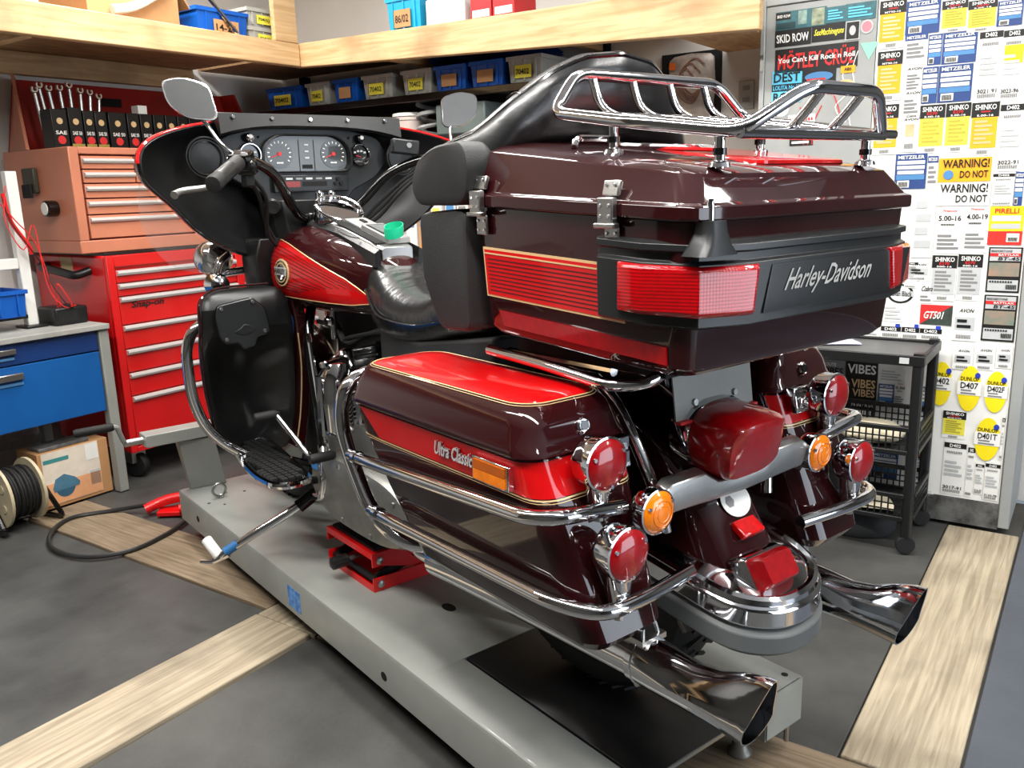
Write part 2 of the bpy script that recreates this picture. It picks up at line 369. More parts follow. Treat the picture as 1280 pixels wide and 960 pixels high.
part(t, 'back_board', MB().bb((2.625, 2.46, 1.20), (2.645, 4.6, 1.72)), mat('dark_brown_board', (.25, .20, .17), .7, var=.2))
BINS = [(4.09, .28, BINB, YEL, 'navy-shaded blue', 'furthest into the corner'), (3.87, .18, BINC, YEL, 'frosted clear', 'second from the corner'), (3.66, .18, BINB, CARD, 'blue', 'third from the corner with brown card'),
        (3.42, .21, BINC, YEL, 'frosted clear', 'fourth from the corner with yellow card'), (3.165, .195, BINC, YEL, 'frosted clear', 'fourth from the open end'), (2.955, .195, BINB, CARD, 'blue', 'third from the open end'),
        (2.74, .195, BINB, CARD, 'blue', 'second from the open end'), (2.53, .19, BINC, YEL, 'frosted clear', 'at the open end')]
for v, sv, m, tm, c, w in BINS:
    bin_('parts_bin', c+' parts bin on the black wall shelf, '+w, 2.225, v, 1.7575, .30, sv-.012, .115, m, group='bins on the black wall shelf', tagm=tm, txt='70402' if tm is YEL else None)
tt = MB().grid(lambda a, b: V(2.3+.28*b, 2.62+.62*a, 1.915+.03*math.sin(a*9+b*4)+.03*b), 14, 6)
for i in range(len(tt.f)): pass
o = single('blue_tarp', MB().add([p for p in tt.v]+[p-V(0, 0, .012) for p in tt.v], tt.f+[tuple(reversed([i+len(tt.v) for i in q])) for q in tt.f]), mat('blue_tarp', (.06, .20, .45), .5, var=.2), 'dark blue folded tarpaulin lying over the bins under the loft', 'tarpaulin', (2.4, 2.9, 1.88))
# bins and boxes on the lofts
bin_('parts_bin', 'bright blue bin on the loft beam over the tool chest, chrome rod leaning in it', 1.44, 3.87, 2.0035, .28, .22, .135, BINB, tagm=CARD, face='v', txt='14-24')
for k in range(2):
    bin_('parts_bin', ('lower', 'upper')[k]+' frosted clear bin of the stack beside the loft post', 1.735, 3.88, 2.0035+.087*k, .17, .2, .085, BINC, tagm=YEL, face='v', txt='704(6)', group='stacked clear bins on the loft')
single('chrome_rod', MB().tube([(1.47, 3.90, 2.25), (1.60, 3.832, 2.062), (1.62, 3.822, 2.034)], .009, 8), CHROME, 'slim chrome rod leaning out of the bright blue loft bin', 'rod', (1.6, 3.83, 2.034))
b = single('cardboard_box', MB().bb((.93, 3.89, 2.0035), (1.36, 4.25, 2.20)), CARD, 'open cardboard box on the loft beside the bright blue bin', 'box', (1.15, 4.0, 2.0035))
part(b, 'flap', MB().add([V(1.36, 3.89, 2.20), V(1.36, 4.25, 2.20), V(1.42, 4.25, 2.12), V(1.42, 3.89, 2.12), V(1.363, 3.89, 2.205), V(1.363, 4.25, 2.205), V(1.423, 4.25, 2.125), V(1.423, 3.89, 2.125)], [(0, 1, 2, 3), (7, 6, 5, 4), (0, 3, 7, 4), (1, 5, 6, 2), (3, 2, 6, 7)]), CARD)
single('plastic_roll', MB().tube(spline([(1.02, 3.858, 2.06), (1.12, 3.86, 2.085), (1.22, 3.86, 2.14), (1.3, 3.865, 2.2)], 4), .019, 8), WHITE, 'white rolled plastic sheet leaning on the loft cardboard box', 'roll', (1.02, 3.858, 2.04))
bin_('parts_bin', 'light cyan bin with a card label on the right loft shelf', 2.03, 3.05, 2.0035, .22, .2, .16, BINCY, tagm=CARD, txt='86/02')
bx = single('white_box', MB().bb((2.03, 2.80, 2.0035), (2.3, 3.02, 2.13)), WHITE, 'white box between the cyan bin and red cartons', 'box', (2.1, 2.9, 2.0035), bev=.008)
for v, w in ((2.655, 'next to the white box'), (2.535, 'furthest from the white box')):
    bx = single('red_carton', MB().bb((2.03, v, 2.0035), (2.2, v+.11, 2.10)), mat('red_carton_print', (.75, .13, .14), .5), 'red printed carton on the right loft shelf, '+w, 'carton', (2.1, v, 2.0035), group='red cartons on the loft')
    part(bx, 'print_band', MB().bb((2.0285, v+.01, 2.02), (2.0298, v+.10, 2.05)), PAPER)
# ---------------------------------------------------------------- bench against the right wall
t = thing('workbench', 'pale wooden bench against the right wall behind the motorcycle', 'workbench', (2.3, 2.9, 0), 'room')
part(t, 'top', MB().bb((2.08, 2.0, .955), (2.62, 3.70, .992)), WOODV, bev=.004)
part(t, 'apron', MB().bb((2.10, 2.02, .86), (2.125, 3.68, .953)), WOODV)
for u in (2.13, 2.53):
    for v in (2.04, 3.6): part(t, 'leg', MB().bb((u, v, .0), (u+.06, v+.06, .955)), WOODL)
part(t, 'lower_shelf', MB().bb((2.14, 2.11, .35), (2.6, 3.59, .375)), PLY)
for i, (v, h, m, c) in enumerate(((2.72, .27, PAPER, 'white'), (2.80, .25, PAPER2, 'grey'), (2.88, .27, CARD, 'tan'), (2.955, .26, PAPER, 'cream white'), (3.03, .28, PAPER2, 'pale grey'), (3.12, .25, PAPER, 'thick white'), (3.21, .27, CARD, 'brown'), (3.29, .26, PAPER, 'thin white'))):
    b = single('binder', MB().bb((2.2, v, .9925), (2.42, v+.068, .9925+h)), m, c+' catalogue binder on the pale wooden bench, %s from the cabinet end' % ('first second third fourth fifth sixth seventh eighth'.split()[i]), 'binder', (2.3, v+.03, .9925), group='binders on the pale wooden bench', bev=.004)
    part(b, 'spine_label', MB().bb((2.1985, v+.012, .9925+h*.45), (2.1999, v+.056, .9925+h*.85)), (GREYI, BLUEM, YEL)[i % 3])
t = thing('shelf_rack', 'black shelf below the bins with tubs and grey cases', 'shelf', (2.3, 3.2, 1.5), 'room')
part(t, 'board', MB().bb((2.2, 2.6, 1.53), (2.62, 4.3, 1.555)), DARKIN)
for v in (2.62, 4.24): part(t, 'end_bracket', MB().bb((2.56, v, 1.35), (2.62, v+.04, 1.53)), DARKIN)
tb = single('plastic_tub', MB().lathe([(.075, 0), (.085, .09), (.09, .09), (.09, .105), (.02, .108)], (2.33, 3.40, 1.5555), n=24), mat('pinkish_white_plastic', (.80, .74, .70), .4), 'round off-white tub with lid on the black shelf', 'tub', (2.33, 3.40, 1.5555))
part(tb, 'lid', MB().lathe([(.093, 0), (.093, .015), (.08, .018)], (2.33, 3.40, 1.6645), n=24), WHITE)
cs = single('grey_case', MB().bb((2.24, 2.86, 1.5555), (2.46, 3.16, 1.70)), mat('teal_grey_case', (.36, .40, .39), .5), 'teal grey storage case on the black shelf', 'case', (2.35, 3.0, 1.5555), bev=.008)
part(cs, 'latch', MB().bb((2.233, 2.97, 1.61), (2.24, 3.03, 1.66)), STEEL)
cl = single('cable_bundle', MB().tube(spline([(2.30+.07*math.cos(a), 3.25+.05*math.sin(a), 1.568+.007*k) for k, a in enumerate([i*.7 for i in range(22)])], 2), .011, 6), mat('grey_cable', (.55, .55, .54), .4), 'small coil of grey cable on the black shelf beside the tub', 'cable', (2.3, 3.25, 1.5555))
# hook and hanging picture board on right wall
hk = single('wall_hook', MB().tube(spline([(2.05, 1.98, 1.985), (2.05, 1.98, 1.955), (2.05, 1.965, 1.93), (2.05, 1.985, 1.915), (2.05, 2.0, 1.93)], 5), .006, 8).lathe([(.022, 0), (.026, .012), (.02, .024)], (2.05, 1.98, 1.962), n=14), BLACK, 'black screw hook under the right loft beam', 'hook', (2.05, 1.98, 1.93))
t = thing('hanging_board', 'black board with a white bagged garment hung on the wall beside the cabinet', 'board', (2.64, 1.98, 1.5), 'room')
part(t, 'board', MB().bb((2.628, 1.85, 1.58), (2.648, 2.13, 1.862)), DARKIN)
bag = MB().loft([[V(2.62-.02*math.sin(PI*k/10), 1.87+.022*k+.01*math.sin(i*1.7), 1.86-.05*i-.004*((k*7+i*3) % 5)) for k in range(11)] + [V(2.626, 2.09-.022*k, 1.86-.05*i) for k in range(11)] for i in range(7)])
part(t, 'plastic_bag', bag, mat('cream_bagged_fabric', (.75, .70, .66), .3, var=.25, vscale=14), sub=1)
for k in range(5): part(t, 'cord', MB().tube(spline([(2.596-.004*k, 1.91+.02*k, 1.80-.03*k), (2.592, 1.96+.02*k, 1.83-.02*k), (2.592, 2.03, 1.76-.02*k), (2.596, 1.97, 1.68-.01*k), (2.596, 1.92, 1.72)], 5), .003, 5), mat('tan_cord', (.55, .40, .33), .6))
part(t, 'orange_tag', MB().bb((2.598, 2.05, 1.79), (2.60, 2.08, 1.82)), mat('orange_tag', (.85, .42, .15), .5))
sk = single('wall_socket', MB().bb((2.641, 1.70, 1.60), (2.6495, 1.77, 1.72)), mat('socket_grey', (.66, .66, .64), .5), 'grey double wall socket beside the sticker cabinet', 'socket', (2.645, 1.73, 1.6), bev=.003)
for z in (1.63, 1.68): part(sk, 'outlet', MB().bb((2.6395, 1.72, z), (2.6412, 1.75, z+.02)), GREYI)
# ---------------------------------------------------------------- lower tool chest
t = thing('tool_chest', 'bright red roller tool chest with chrome drawer pulls and raised lettering', 'tool chest', (1.5, 4.3, 0), 'room')
part(t, 'body', MB().bb((.93, 4.02, .14), (2.14, 4.62, 1.05)), CHESTR, bev=.01)
part(t, 'top_mat', MB().bb((.945, 4.03, 1.05), (2.125, 4.6, 1.062)), PLASTIC)
part(t, 'front_frame', MB().bb((.93, 4.0, .14), (.965, 4.02, 1.05)).bb((1.62, 4.0, .14), (1.66, 4.02, 1.05)).bb((.965, 4.0, 1.0), (1.62, 4.02, 1.05)).bb((.965, 4.0, .14), (1.62, 4.02, .165)), CHESTR, bev=.003)
zs = [.985, .925, .865, .735, .625, .515, .405, .17]
for i in range(7):
    z1, z0 = zs[i], zs[i+1]
    for u0, u1 in ((.968, 1.617), (1.663, 2.135)):
        d = part(t, 'drawer', MB().bb((u0, 4.003, z0+.004), (u1, 4.02, z1-.002)), CHESTR, bev=.002)
        part(t, 'drawer_pull', MB().prism([(0, 0), (-.016, -.004), (-.018, -.012), (-.012, -.022), (0, -.024)], (u0+.004, 4.003, z1-.002), Y, Z, X*(u1-u0-.008)), PULL, d)
lt = text_mb('Snap-on', (1.02, 4.0005, .80), X, Z, .165, .04, .03, .25); bk = MB().bb((1.012, 4.0012, .793), (1.212, 4.003, .80))
lb = part(t, 'lettering', MB().add(lt.v+[p+V(0, .0025, 0) for p in lt.v], lt.f+[tuple(reversed([i+len(lt.v) for i in q])) for q in lt.f]), mat('dark_badge', (.22, .20, .20), .35, .5))
part(t, 'side_handle', MB().tube(fillet([(.93, 4.14, .985), (.865, 4.15, .965), (.862, 4.3, .985), (.862, 4.45, 1.0), (.93, 4.5, 1.0)], .04), .019, 10), PLASTIC)
part(t, 'sticker', MB().bb((.9285, 4.28, .97), (.9299, 4.38, 1.04)), mat('cream_sticker', (.80, .72, .55), .5))
for u in (1.0, 1.95):
    for v in (4.08, 4.52):
        c = part(t, 'caster', MB().lathe([(.02, -.02), (.055, -.02), (.06, -.012), (.06, .012), (.055, .02), (.02, .02)], (u, v, .06), (1, .3, 0), 20), RUBBER)
        part(t, 'caster_fork', MB().box((u, v+.01, .105), (.075, .06, .07)), STEEL, c, bev=.004)
# ---------------------------------------------------------------- upper tool chest
t = thing('top_chest', 'faded orange top chest with chrome drawer pulls and open red lid', 'tool chest', (1.5, 4.3, 1.063), 'room')
part(t, 'body', MB().bb((.86, 4.06, 1.064), (2.12, 4.62, 1.12)).bb((.86, 4.06, 1.12), (.905, 4.62, 1.52)).bb((2.08, 4.06, 1.12), (2.12, 4.62, 1.52)).bb((.905, 4.60, 1.12), (2.08, 4.62, 1.52)).bb((.905, 4.06, 1.49), (2.08, 4.12, 1.52)).bb((.905, 4.12, 1.505), (2.08, 4.60, 1.52)), CHESTO, bev=.004)
zs = [1.485, 1.425, 1.365, 1.30, 1.23, 1.125]
for i in range(5):
    for u0, u1 in (((.915, 1.16), (1.168, 1.62), (1.63, 2.075)) if i < 2 else ((.915, 1.62), (1.63, 2.075))):
        d = part(t, 'drawer', MB().bb((u0, 4.063, zs[i+1]+.003), (u1, 4.08, zs[i]-.003)), CHESTO, bev=.002)
        part(t, 'drawer_pull', MB().prism([(0, 0), (-.014, -.004), (-.016, -.012), (-.01, -.02), (0, -.022)], (u0+.003, 4.063, zs[i]-.012), Y, Z, X*(u1-u0-.006)), PULL, d)
part(t, 'drawer_shadow_board', MB().bb((.906, 4.085, 1.121), (2.079, 4.10, 1.489)), CHESTD)
lid = part(t, 'lid', MB().add([V(.90, 4.63, 1.52), V(2.20, 4.63, 1.52), V(2.16, 4.70, 1.86), V(1.0, 4.70, 1.86), V(.90, 4.645, 1.52), V(2.20, 4.645, 1.52), V(2.16, 4.712, 1.86), V(1.0, 4.712, 1.86)], [(0, 1, 2, 3), (7, 6, 5, 4), (0, 4, 5, 1), (3, 2, 6, 7), (0, 3, 7, 4), (1, 5, 6, 2)]), CHESTD, label='open lid, dark red inside')
part(t, 'lid_flange', MB().add([V(.86, 4.40, 1.522), V(.90, 4.63, 1.522), V(1.0, 4.70, 1.86), V(.90, 4.52, 1.86), V(.875, 4.40, 1.522), V(.915, 4.63, 1.522), V(1.015, 4.70, 1.86), V(.915, 4.52, 1.86)], [(0, 1, 2, 3), (7, 6, 5, 4), (0, 4, 5, 1), (3, 2, 6, 7), (0, 3, 7, 4), (1, 5, 6, 2)]), CHESTO, lid)
part(t, 'lid_flange', MB().add([V(2.2, 4.45, 1.522), V(2.2, 4.63, 1.522), V(2.16, 4.70, 1.86), V(2.16, 4.58, 1.86), V(2.215, 4.45, 1.522), V(2.215, 4.63, 1.522), V(2.175, 4.70, 1.86), V(2.175, 4.58, 1.86)], [(0, 1, 2, 3), (7, 6, 5, 4), (0, 4, 5, 1), (3, 2, 6, 7), (0, 3, 7, 4), (1, 5, 6, 2)]), CHESTD, lid)
part(t, 'lid_badge', MB().bb((1.40, 4.668, 1.76), (1.52, 4.676, 1.80)), DARKIN, lid)
# oil cartons
OIL = [(.885, .07), (.962, .062), (1.03, .05), (1.085, .055), (1.15, .085), (1.243, .06), (1.31, .062), (1.38, .058), (1.445, .06), (1.512, .058), (1.578, .06), (1.645, .06)]
NTH = 'first second third fourth fifth sixth seventh eighth ninth tenth eleventh twelfth'.split()
for i, (u, w) in enumerate(OIL):
    z = 1.5205
    h = .165 if i != 1 else .175
    b = single('oil_carton', MB().bb((u, 4.20, z), (u+w, 4.29, z+h)), mat('black_carton', (.07, .07, .07), .35, var=.1), 'black oil carton with red and white mark, %s from left on the top chest' % NTH[i], 'carton', (u+w/2, 4.24, z), group='black oil cartons on the top chest', bev=.002)
    part(b, 'red_mark', MB().prism([(x+u+w/2, y+z+.035) for x, y in circ(.018, 14)], (0, 4.1995, 0), X, Z, V(0, -.0008, 0)), REDI)
    q = text_mb('SAE 50' if i else 'SAE', (u+w*.16, 4.1987, z+.058), X, Z, w*.7, .016); q.flat = True; part(b, 'lettering', q, PAPER)
    part(b, 'crest', MB().prism([(x+u+w/2, y+z+.115) for x, y in circ(.014, 10)], (0, 4.1995, 0), X, Z, V(0, -.0008, 0)), GOLD)
    if i in (1, 2, 3): part(b, 'yellow_band', MB().bb((u+.002, 4.1985, z+.001), (u+w-.002, 4.1998, z+.02)), mat('dull_yellow', (.62, .55, .25), .5))
for i, (u, tl, h) in enumerate(((.925, -.10, .24), (.955, -.12, .26), (.99, -.10, .25), (1.025, -.04, .255), (1.06, .0, .27), (1.095, .06, .25), (1.13, .10, .245), (1.165, .14, .23))):
    mb = MB().tube([(u, 4.33, 1.5215), (u+tl*h, 4.335, 1.5205+h)], .0085, 8)
    e = V(u+tl*h, 4.335, 1.5205+h+.008)
    w = single('wrench', mb, STEEL, 'chrome wrench standing behind the oil cartons, %s from the left' % NTH[i], 'wrench', (u, 4.33, 1.5205), group='wrenches in the top chest')
    part(w, 'jaw', MB().tube([e+V(.012*math.cos(a), 0, .010+.012*math.sin(a)) for a in [PI*.75+k*PI*1.5/8 for k in range(9)]], .006, 6), STEEL)
bag = MB().lathe([(.02, 0), (.075, .01), (.085, .05), (.06, .09), (.02, .125), (.03, .14)], (1.23, 4.40, 1.5205), n=16)
for i, p in enumerate(bag.v): p += V(.012*math.sin(i*2.3), .01*math.cos(i*3.1), .006*math.sin(i*1.3))
bag.v = [V(p.x, p.y, max(p.z, 1.5205)) for p in bag.v]
single('plastic_bag', bag, mat('crumpled_clear_plastic', (.70, .68, .65), .15, var=.3, vscale=30), 'crumpled clear plastic bag behind the oil cartons', 'bag', (1.23, 4.40, 1.5205), sub=1)
single('small_carton', MB().bb((1.315, 4.215, 1.686), (1.362, 4.27, 1.725)), PAPER, 'tiny white carton on top of the black oil cartons', 'carton', (1.34, 4.24, 1.686), bev=.002)
g = single('magnet_clip', MB().bb((.835, 4.33, 1.33), (.8595, 4.43, 1.44)), mat('olive_plastic', (.20, .19, .14), .5), 'dark olive clip gadget stuck to the side of the top chest', 'gadget', (.85, 4.38, 1.33), bev=.006)
part(g, 'clip_lever', MB().bb((.822, 4.345, 1.31), (.834, 4.42, 1.37)), DARKIN, bev=.004)
g = single('magnetic_knob', MB().lathe([(.034, 0), (.036, .01), (.036, .045), (.030, .05)], (.8595, 4.22, 1.262), (-1, 0, 0), 24), BLACK, 'round black magnetic gauge with white face on the top chest side', 'gauge', (.85, 4.22, 1.23))
part(g, 'face', MB().lathe([(.027, 0), (.027, .002)], (.8092, 4.22, 1.262), (-1, 0, 0), 24), WHITE)
# ---------------------------------------------------------------- blue bench
t = thing('blue_workbench', 'blue steel workbench with two drawers and grey legs', 'workbench', (-.2, 4.25, 0), 'room')
part(t, 'top', MB().bb((-1.3, 3.92, .745), (.86, 4.62, .768)), mat('bench_top_grey', (.62, .62, .60), .5, var=.15), bev=.003)
for u in (-.02,):
    d = part(t, 'drawer', MB().bb((-.62, 3.945, .655), (.81, 3.965, .742)), BENCHD, bev=.003, label='dark blue shallow drawer')
    part(t, 'handle', MB().bb((.33, 3.925, .70), (.46, 3.944, .722)), STEEL, d, bev=.003); part(t, 'label_slot', MB().bb((.34, 3.94, .677), (.455, 3.9448, .687)), BLUEM, d)
    d = part(t, 'drawer', MB().bb((-.62, 3.945, .385), (.81, 3.965, .65)), BENCHB, bev=.003, label='mid blue deep drawer')
    part(t, 'handle', MB().bb((.34, 3.925, .595), (.475, 3.944, .622)), STEEL, d, bev=.003); part(t, 'label_slot', MB().bb((.35, 3.94, .572), (.475, 3.9448, .583)), BLUEM, d)
part(t, 'drawer_case', MB().bb((-.61, 3.967, .39), (.80, 4.58, .742)), BENCHD)
for u in (.815, -.665):
    for v in (3.935, 4.55): part(t, 'leg', MB().bb((u, v, 0), (u+.045, v+.045, .745)), LIFTG, bev=.004)
part(t, 'stretcher', MB().bb((-.62, 4.56, .15), (.815, 4.58, .19)), LIFTG)
t = thing('white_stand', 'slim white upright stand on the blue workbench', 'stand', (.645, 4.15, .768), 'room')
part(t, 'upright', MB().bb((.622, 4.13, .778), (.668, 4.17, 1.42)), WHITE, bev=.004)
part(t, 'foot', MB().bb((.60, 4.10, .7685), (.69, 4.20, .779)), PLASTIC, bev=.002)
part(t, 'shelf_arm', MB().bb((.2, 4.13, 1.02), (.621, 4.17, 1.065)), WHITE, bev=.004)
part(t, 'lower_arm', MB().bb((.2, 4.12, .812), (.621, 4.18, .828)), PLASTIC)
bin_('parts_bin', 'bright blue bin at the left on the white stand shelf', .38, 4.06, .8285, .215, .2, .11, BINB, face='v')
bt = single('battery_charger', MB().bb((.70, 4.05, .7685), (.845, 4.2, .845)), PLASTIC, 'small black battery charger on the blue workbench corner', 'charger', (.77, 4.12, .7685), bev=.008)
part(bt, 'front_panel', MB().bb((.71, 4.0485, .785), (.80, 4.0499, .83)), PLASTIC2)
for k, (m, c) in enumerate(((REDI, 'red'), (INK, 'black'), (REDI, 'red'))):
    single('test_lead', MB().tube(spline([(.60-.02*k, 4.10, 1.36-.03*k), (.57+.02*k, 4.08, 1.22), (.62+.03*k, 4.07, 1.10), (.68+.03*k, 4.08, 1.2-.2*k), (.69+.02*k, 4.06, .95), (.73+.02*k, 4.03, .853), (.80, 4.06+.02*k, .8485)], 5), .0025, 6), m, ('red lead draped nearest the white stand', 'black lead draped between two red ones', 'red lead draped over the charger')[k], 'cable', (.7, 4.1, .848), group='leads over the charger')
single('red_cutters', MB().tube(spline([(.585, 4.10, 1.33), (.60, 4.10, 1.22), (.65, 4.09, 1.12), (.66, 4.09, 1.08)], 5), .009, 8), JACKR, 'red-handled pliers hanging on the white stand', 'pliers', (.6, 4.1, 1.08))
# ---------------------------------------------------------------- box and reel on the floor
t = single('saw_carton', MB().bb((.50, 3.985, .0045), (.812, 4.16, .255)), CARD, 'brown carton with a printed circular saw under the workbench', 'carton', (.65, 4.07, .0045), bev=.003)
lab = part(t, 'printed_panel', MB().bb((.515, 3.983, .02), (.765, 3.9849, .252)), mat('cream_print', (.88, .84, .78), .5))
part(t, 'orange_print', MB().bb((.516, 3.982, .022), (.764, 3.9829, .115)), mat('peach_print', (.90, .66, .48), .5, var=.1), lab)
part(t, 'teal_stripe', MB().bb((.52, 3.982, .205), (.63, 3.9829, .222)), mat('teal_print', (.25, .55, .55), .5), lab)
sw = MB().prism([(x+.60, y+.085) for x, y in circ(.042, 20)], (0, 3.9819, 0), X, Z, V(0, -.0008, 0)); part(t, 'saw_blade_print', sw, mat('saw_blue_print', (.22, .40, .50), .5, var=.2), lab)
sw = MB().prism([(.545, .09), (.56, .13), (.60, .145), (.645, .12), (.665, .095), (.66, .08), (.55, .075)], (0, 3.981, 0), X, Z, V(0, -.0008, 0)); part(t, 'saw_body_print', sw, mat('saw_blue2_print', (.30, .48, .58), .5, var=.2), lab)
part(t, 'picture_patch', MB().bb((.705, 3.982, .175), (.762, 3.9829, .245)), PAPER, lab); part(t, 'picture_patch', MB().bb((.715, 3.982, .06), (.76, 3.9829, .125)), PAPER2, lab)
single('scrap_pile', MB().bb((.52, 4.0, .2555), (.74, 4.1, .272)), mat('grey_foil', (.45, .45, .45), .4, var=.3, vscale=30), 'flat grey foil sheet lying on the saw carton', 'sheet', (.6, 4.05, .2555), bev=.004)
t = thing('cable_reel', 'black cable reel with cream rims on the floor by the carton', 'cable reel', (.38, 3.93, .0), 'room')
for u in (.30, .43): 
    part(t, 'rim', MB().lathe([(.115, -.004), (.13, -.006), (.13, .006), (.115, .004)], (u, 3.93, .145), (1, 0, 0), 28), mat('cream_rim', (.75, .70, .58), .4))
    w = part(t, 'side_disc', MB().lathe([(.02, -.002), (.118, -.002), (.118, .002), (.02, .002)], (u, 3.93, .145), (1, 0, 0), 24), BLACK)
    for k in range(5): part(t, 'boss', MB().lathe([(.018, -.004), (.018, .004)], (u-.003, 3.93+.07*math.cos(k*1.257), .145+.07*math.sin(k*1.257)), (1, 0, 0), 12), mat('cream_rim', 'bbb094'), w)
for k in range(9): part(t, 'cable_turn', MB().tube([(.312+.0135*k, 3.93+(.095+.006*(k % 2))*math.cos(a*PI/12), .145+(.095+.006*(k % 2))*math.sin(a*PI/12)) for a in range(24)], .007, 6, True), RUBBER)
part(t, 'frame', MB().tube(fillet([(.27, 3.93, .145), (.27, 3.83, .013), (.27, 4.03, .013), (.46, 4.03, .013), (.50, 3.83, .013), (.47, 3.90, .145)], .03), .011, 8), BLACK)
# ---------------------------------------------------------------- hose and foot pump
t = thing('foot_pump', 'red foot pump pedal on the floor beside the lift', 'pump', (.80, 3.42, .0), 'room')
part(t, 'pedal', MB().tube(spline([(.70, 3.56, .03), (.78, 3.52, .055), (.86, 3.45, .06), (.93, 3.36, .05)], 5), lambda q: .022, 10), JACKR)
part(t, 'base', MB().prism([(.71, 3.50), (.86, 3.30), (.95, 3.32), (.90, 3.44), (.76, 3.55)], (0, 0, .004), X, Y, V(0, 0, .02)), JACKR, bev=.004)
part(t, 'cylinder', MB().tube([(.77, 3.43, .032), (.93, 3.31, .04)], .022, 12), JACKR)
part(t, 'fitting', MB().tube([(.765, 3.36, .02), (.81, 3.345, .032)], .012, 8), STEEL)
single('hydraulic_hose', MB().tube(spline([(.74, 3.565, .04), (.64, 3.72, .0125), (.50, 3.79, .0125), (.36, 3.68, .0125), (.295, 3.52, .0125), (.32, 3.35, .0125), (.44, 3.26, .0125), (.60, 3.28, .0125), (.72, 3.33, .015), (.765, 3.36, .02)], 6), .009, 8), mat('dark_hose', (.16, .16, .155), .4), 'dark hydraulic hose looping over the floor from the foot pump', 'hose', (.5, 3.5, .004))
# ================================================================ sticker covered cabinet
t = thing('sticker_cabinet', 'tall grey cabinet covered in tyre labels and band stickers', 'cabinet', (2.43, 1.04, 0), 'room')
part(t, 'body', MB().bb((2.25, .555, .02), (2.64, 1.535, 1.965)), CABG, bev=.004)
dr = part(t, 'door', MB().bb((2.24, .595, .11), (2.2495, 1.118, 1.93)), PAPER, label='sliding door papered with tyre labels')
part(t, 'door', MB().bb((2.24, 1.121, .11), (2.2495, 1.52, 1.93)), CABG, label='grey sliding door with band stickers')
part(t, 'frame_post', MB().bb((2.232, .555, .02), (2.2495, .592, 1.96)), CABG, bev=.003); part(t, 'frame_post', MB().bb((2.232, 1.522, .02), (2.2495, 1.54, 1.96)), CABG, bev=.003)
part(t, 'frame_rail', MB().bb((2.232, .592, 1.932), (2.2495, 1.522, 1.96)), CABG, bev=.003)
part(t, 'kick_plate', MB().bb((2.236, .592, .012), (2.2495, 1.522, .108)), mat('peeling_black', (.10, .10, .10), .5, var=.5, vscale=11, col2=(.46, .46, .45)))
part(t, 'hinge', MB().bb((2.228, 1.524, 1.70), (2.232, 1.536, 1.76)), STEEL)
def rect(mb, v0, v1, z0, z1, k): return mb.bb((2.2398-.0011*k-.0008, v0, z0), (2.2398-.0011*k, v1, z1))
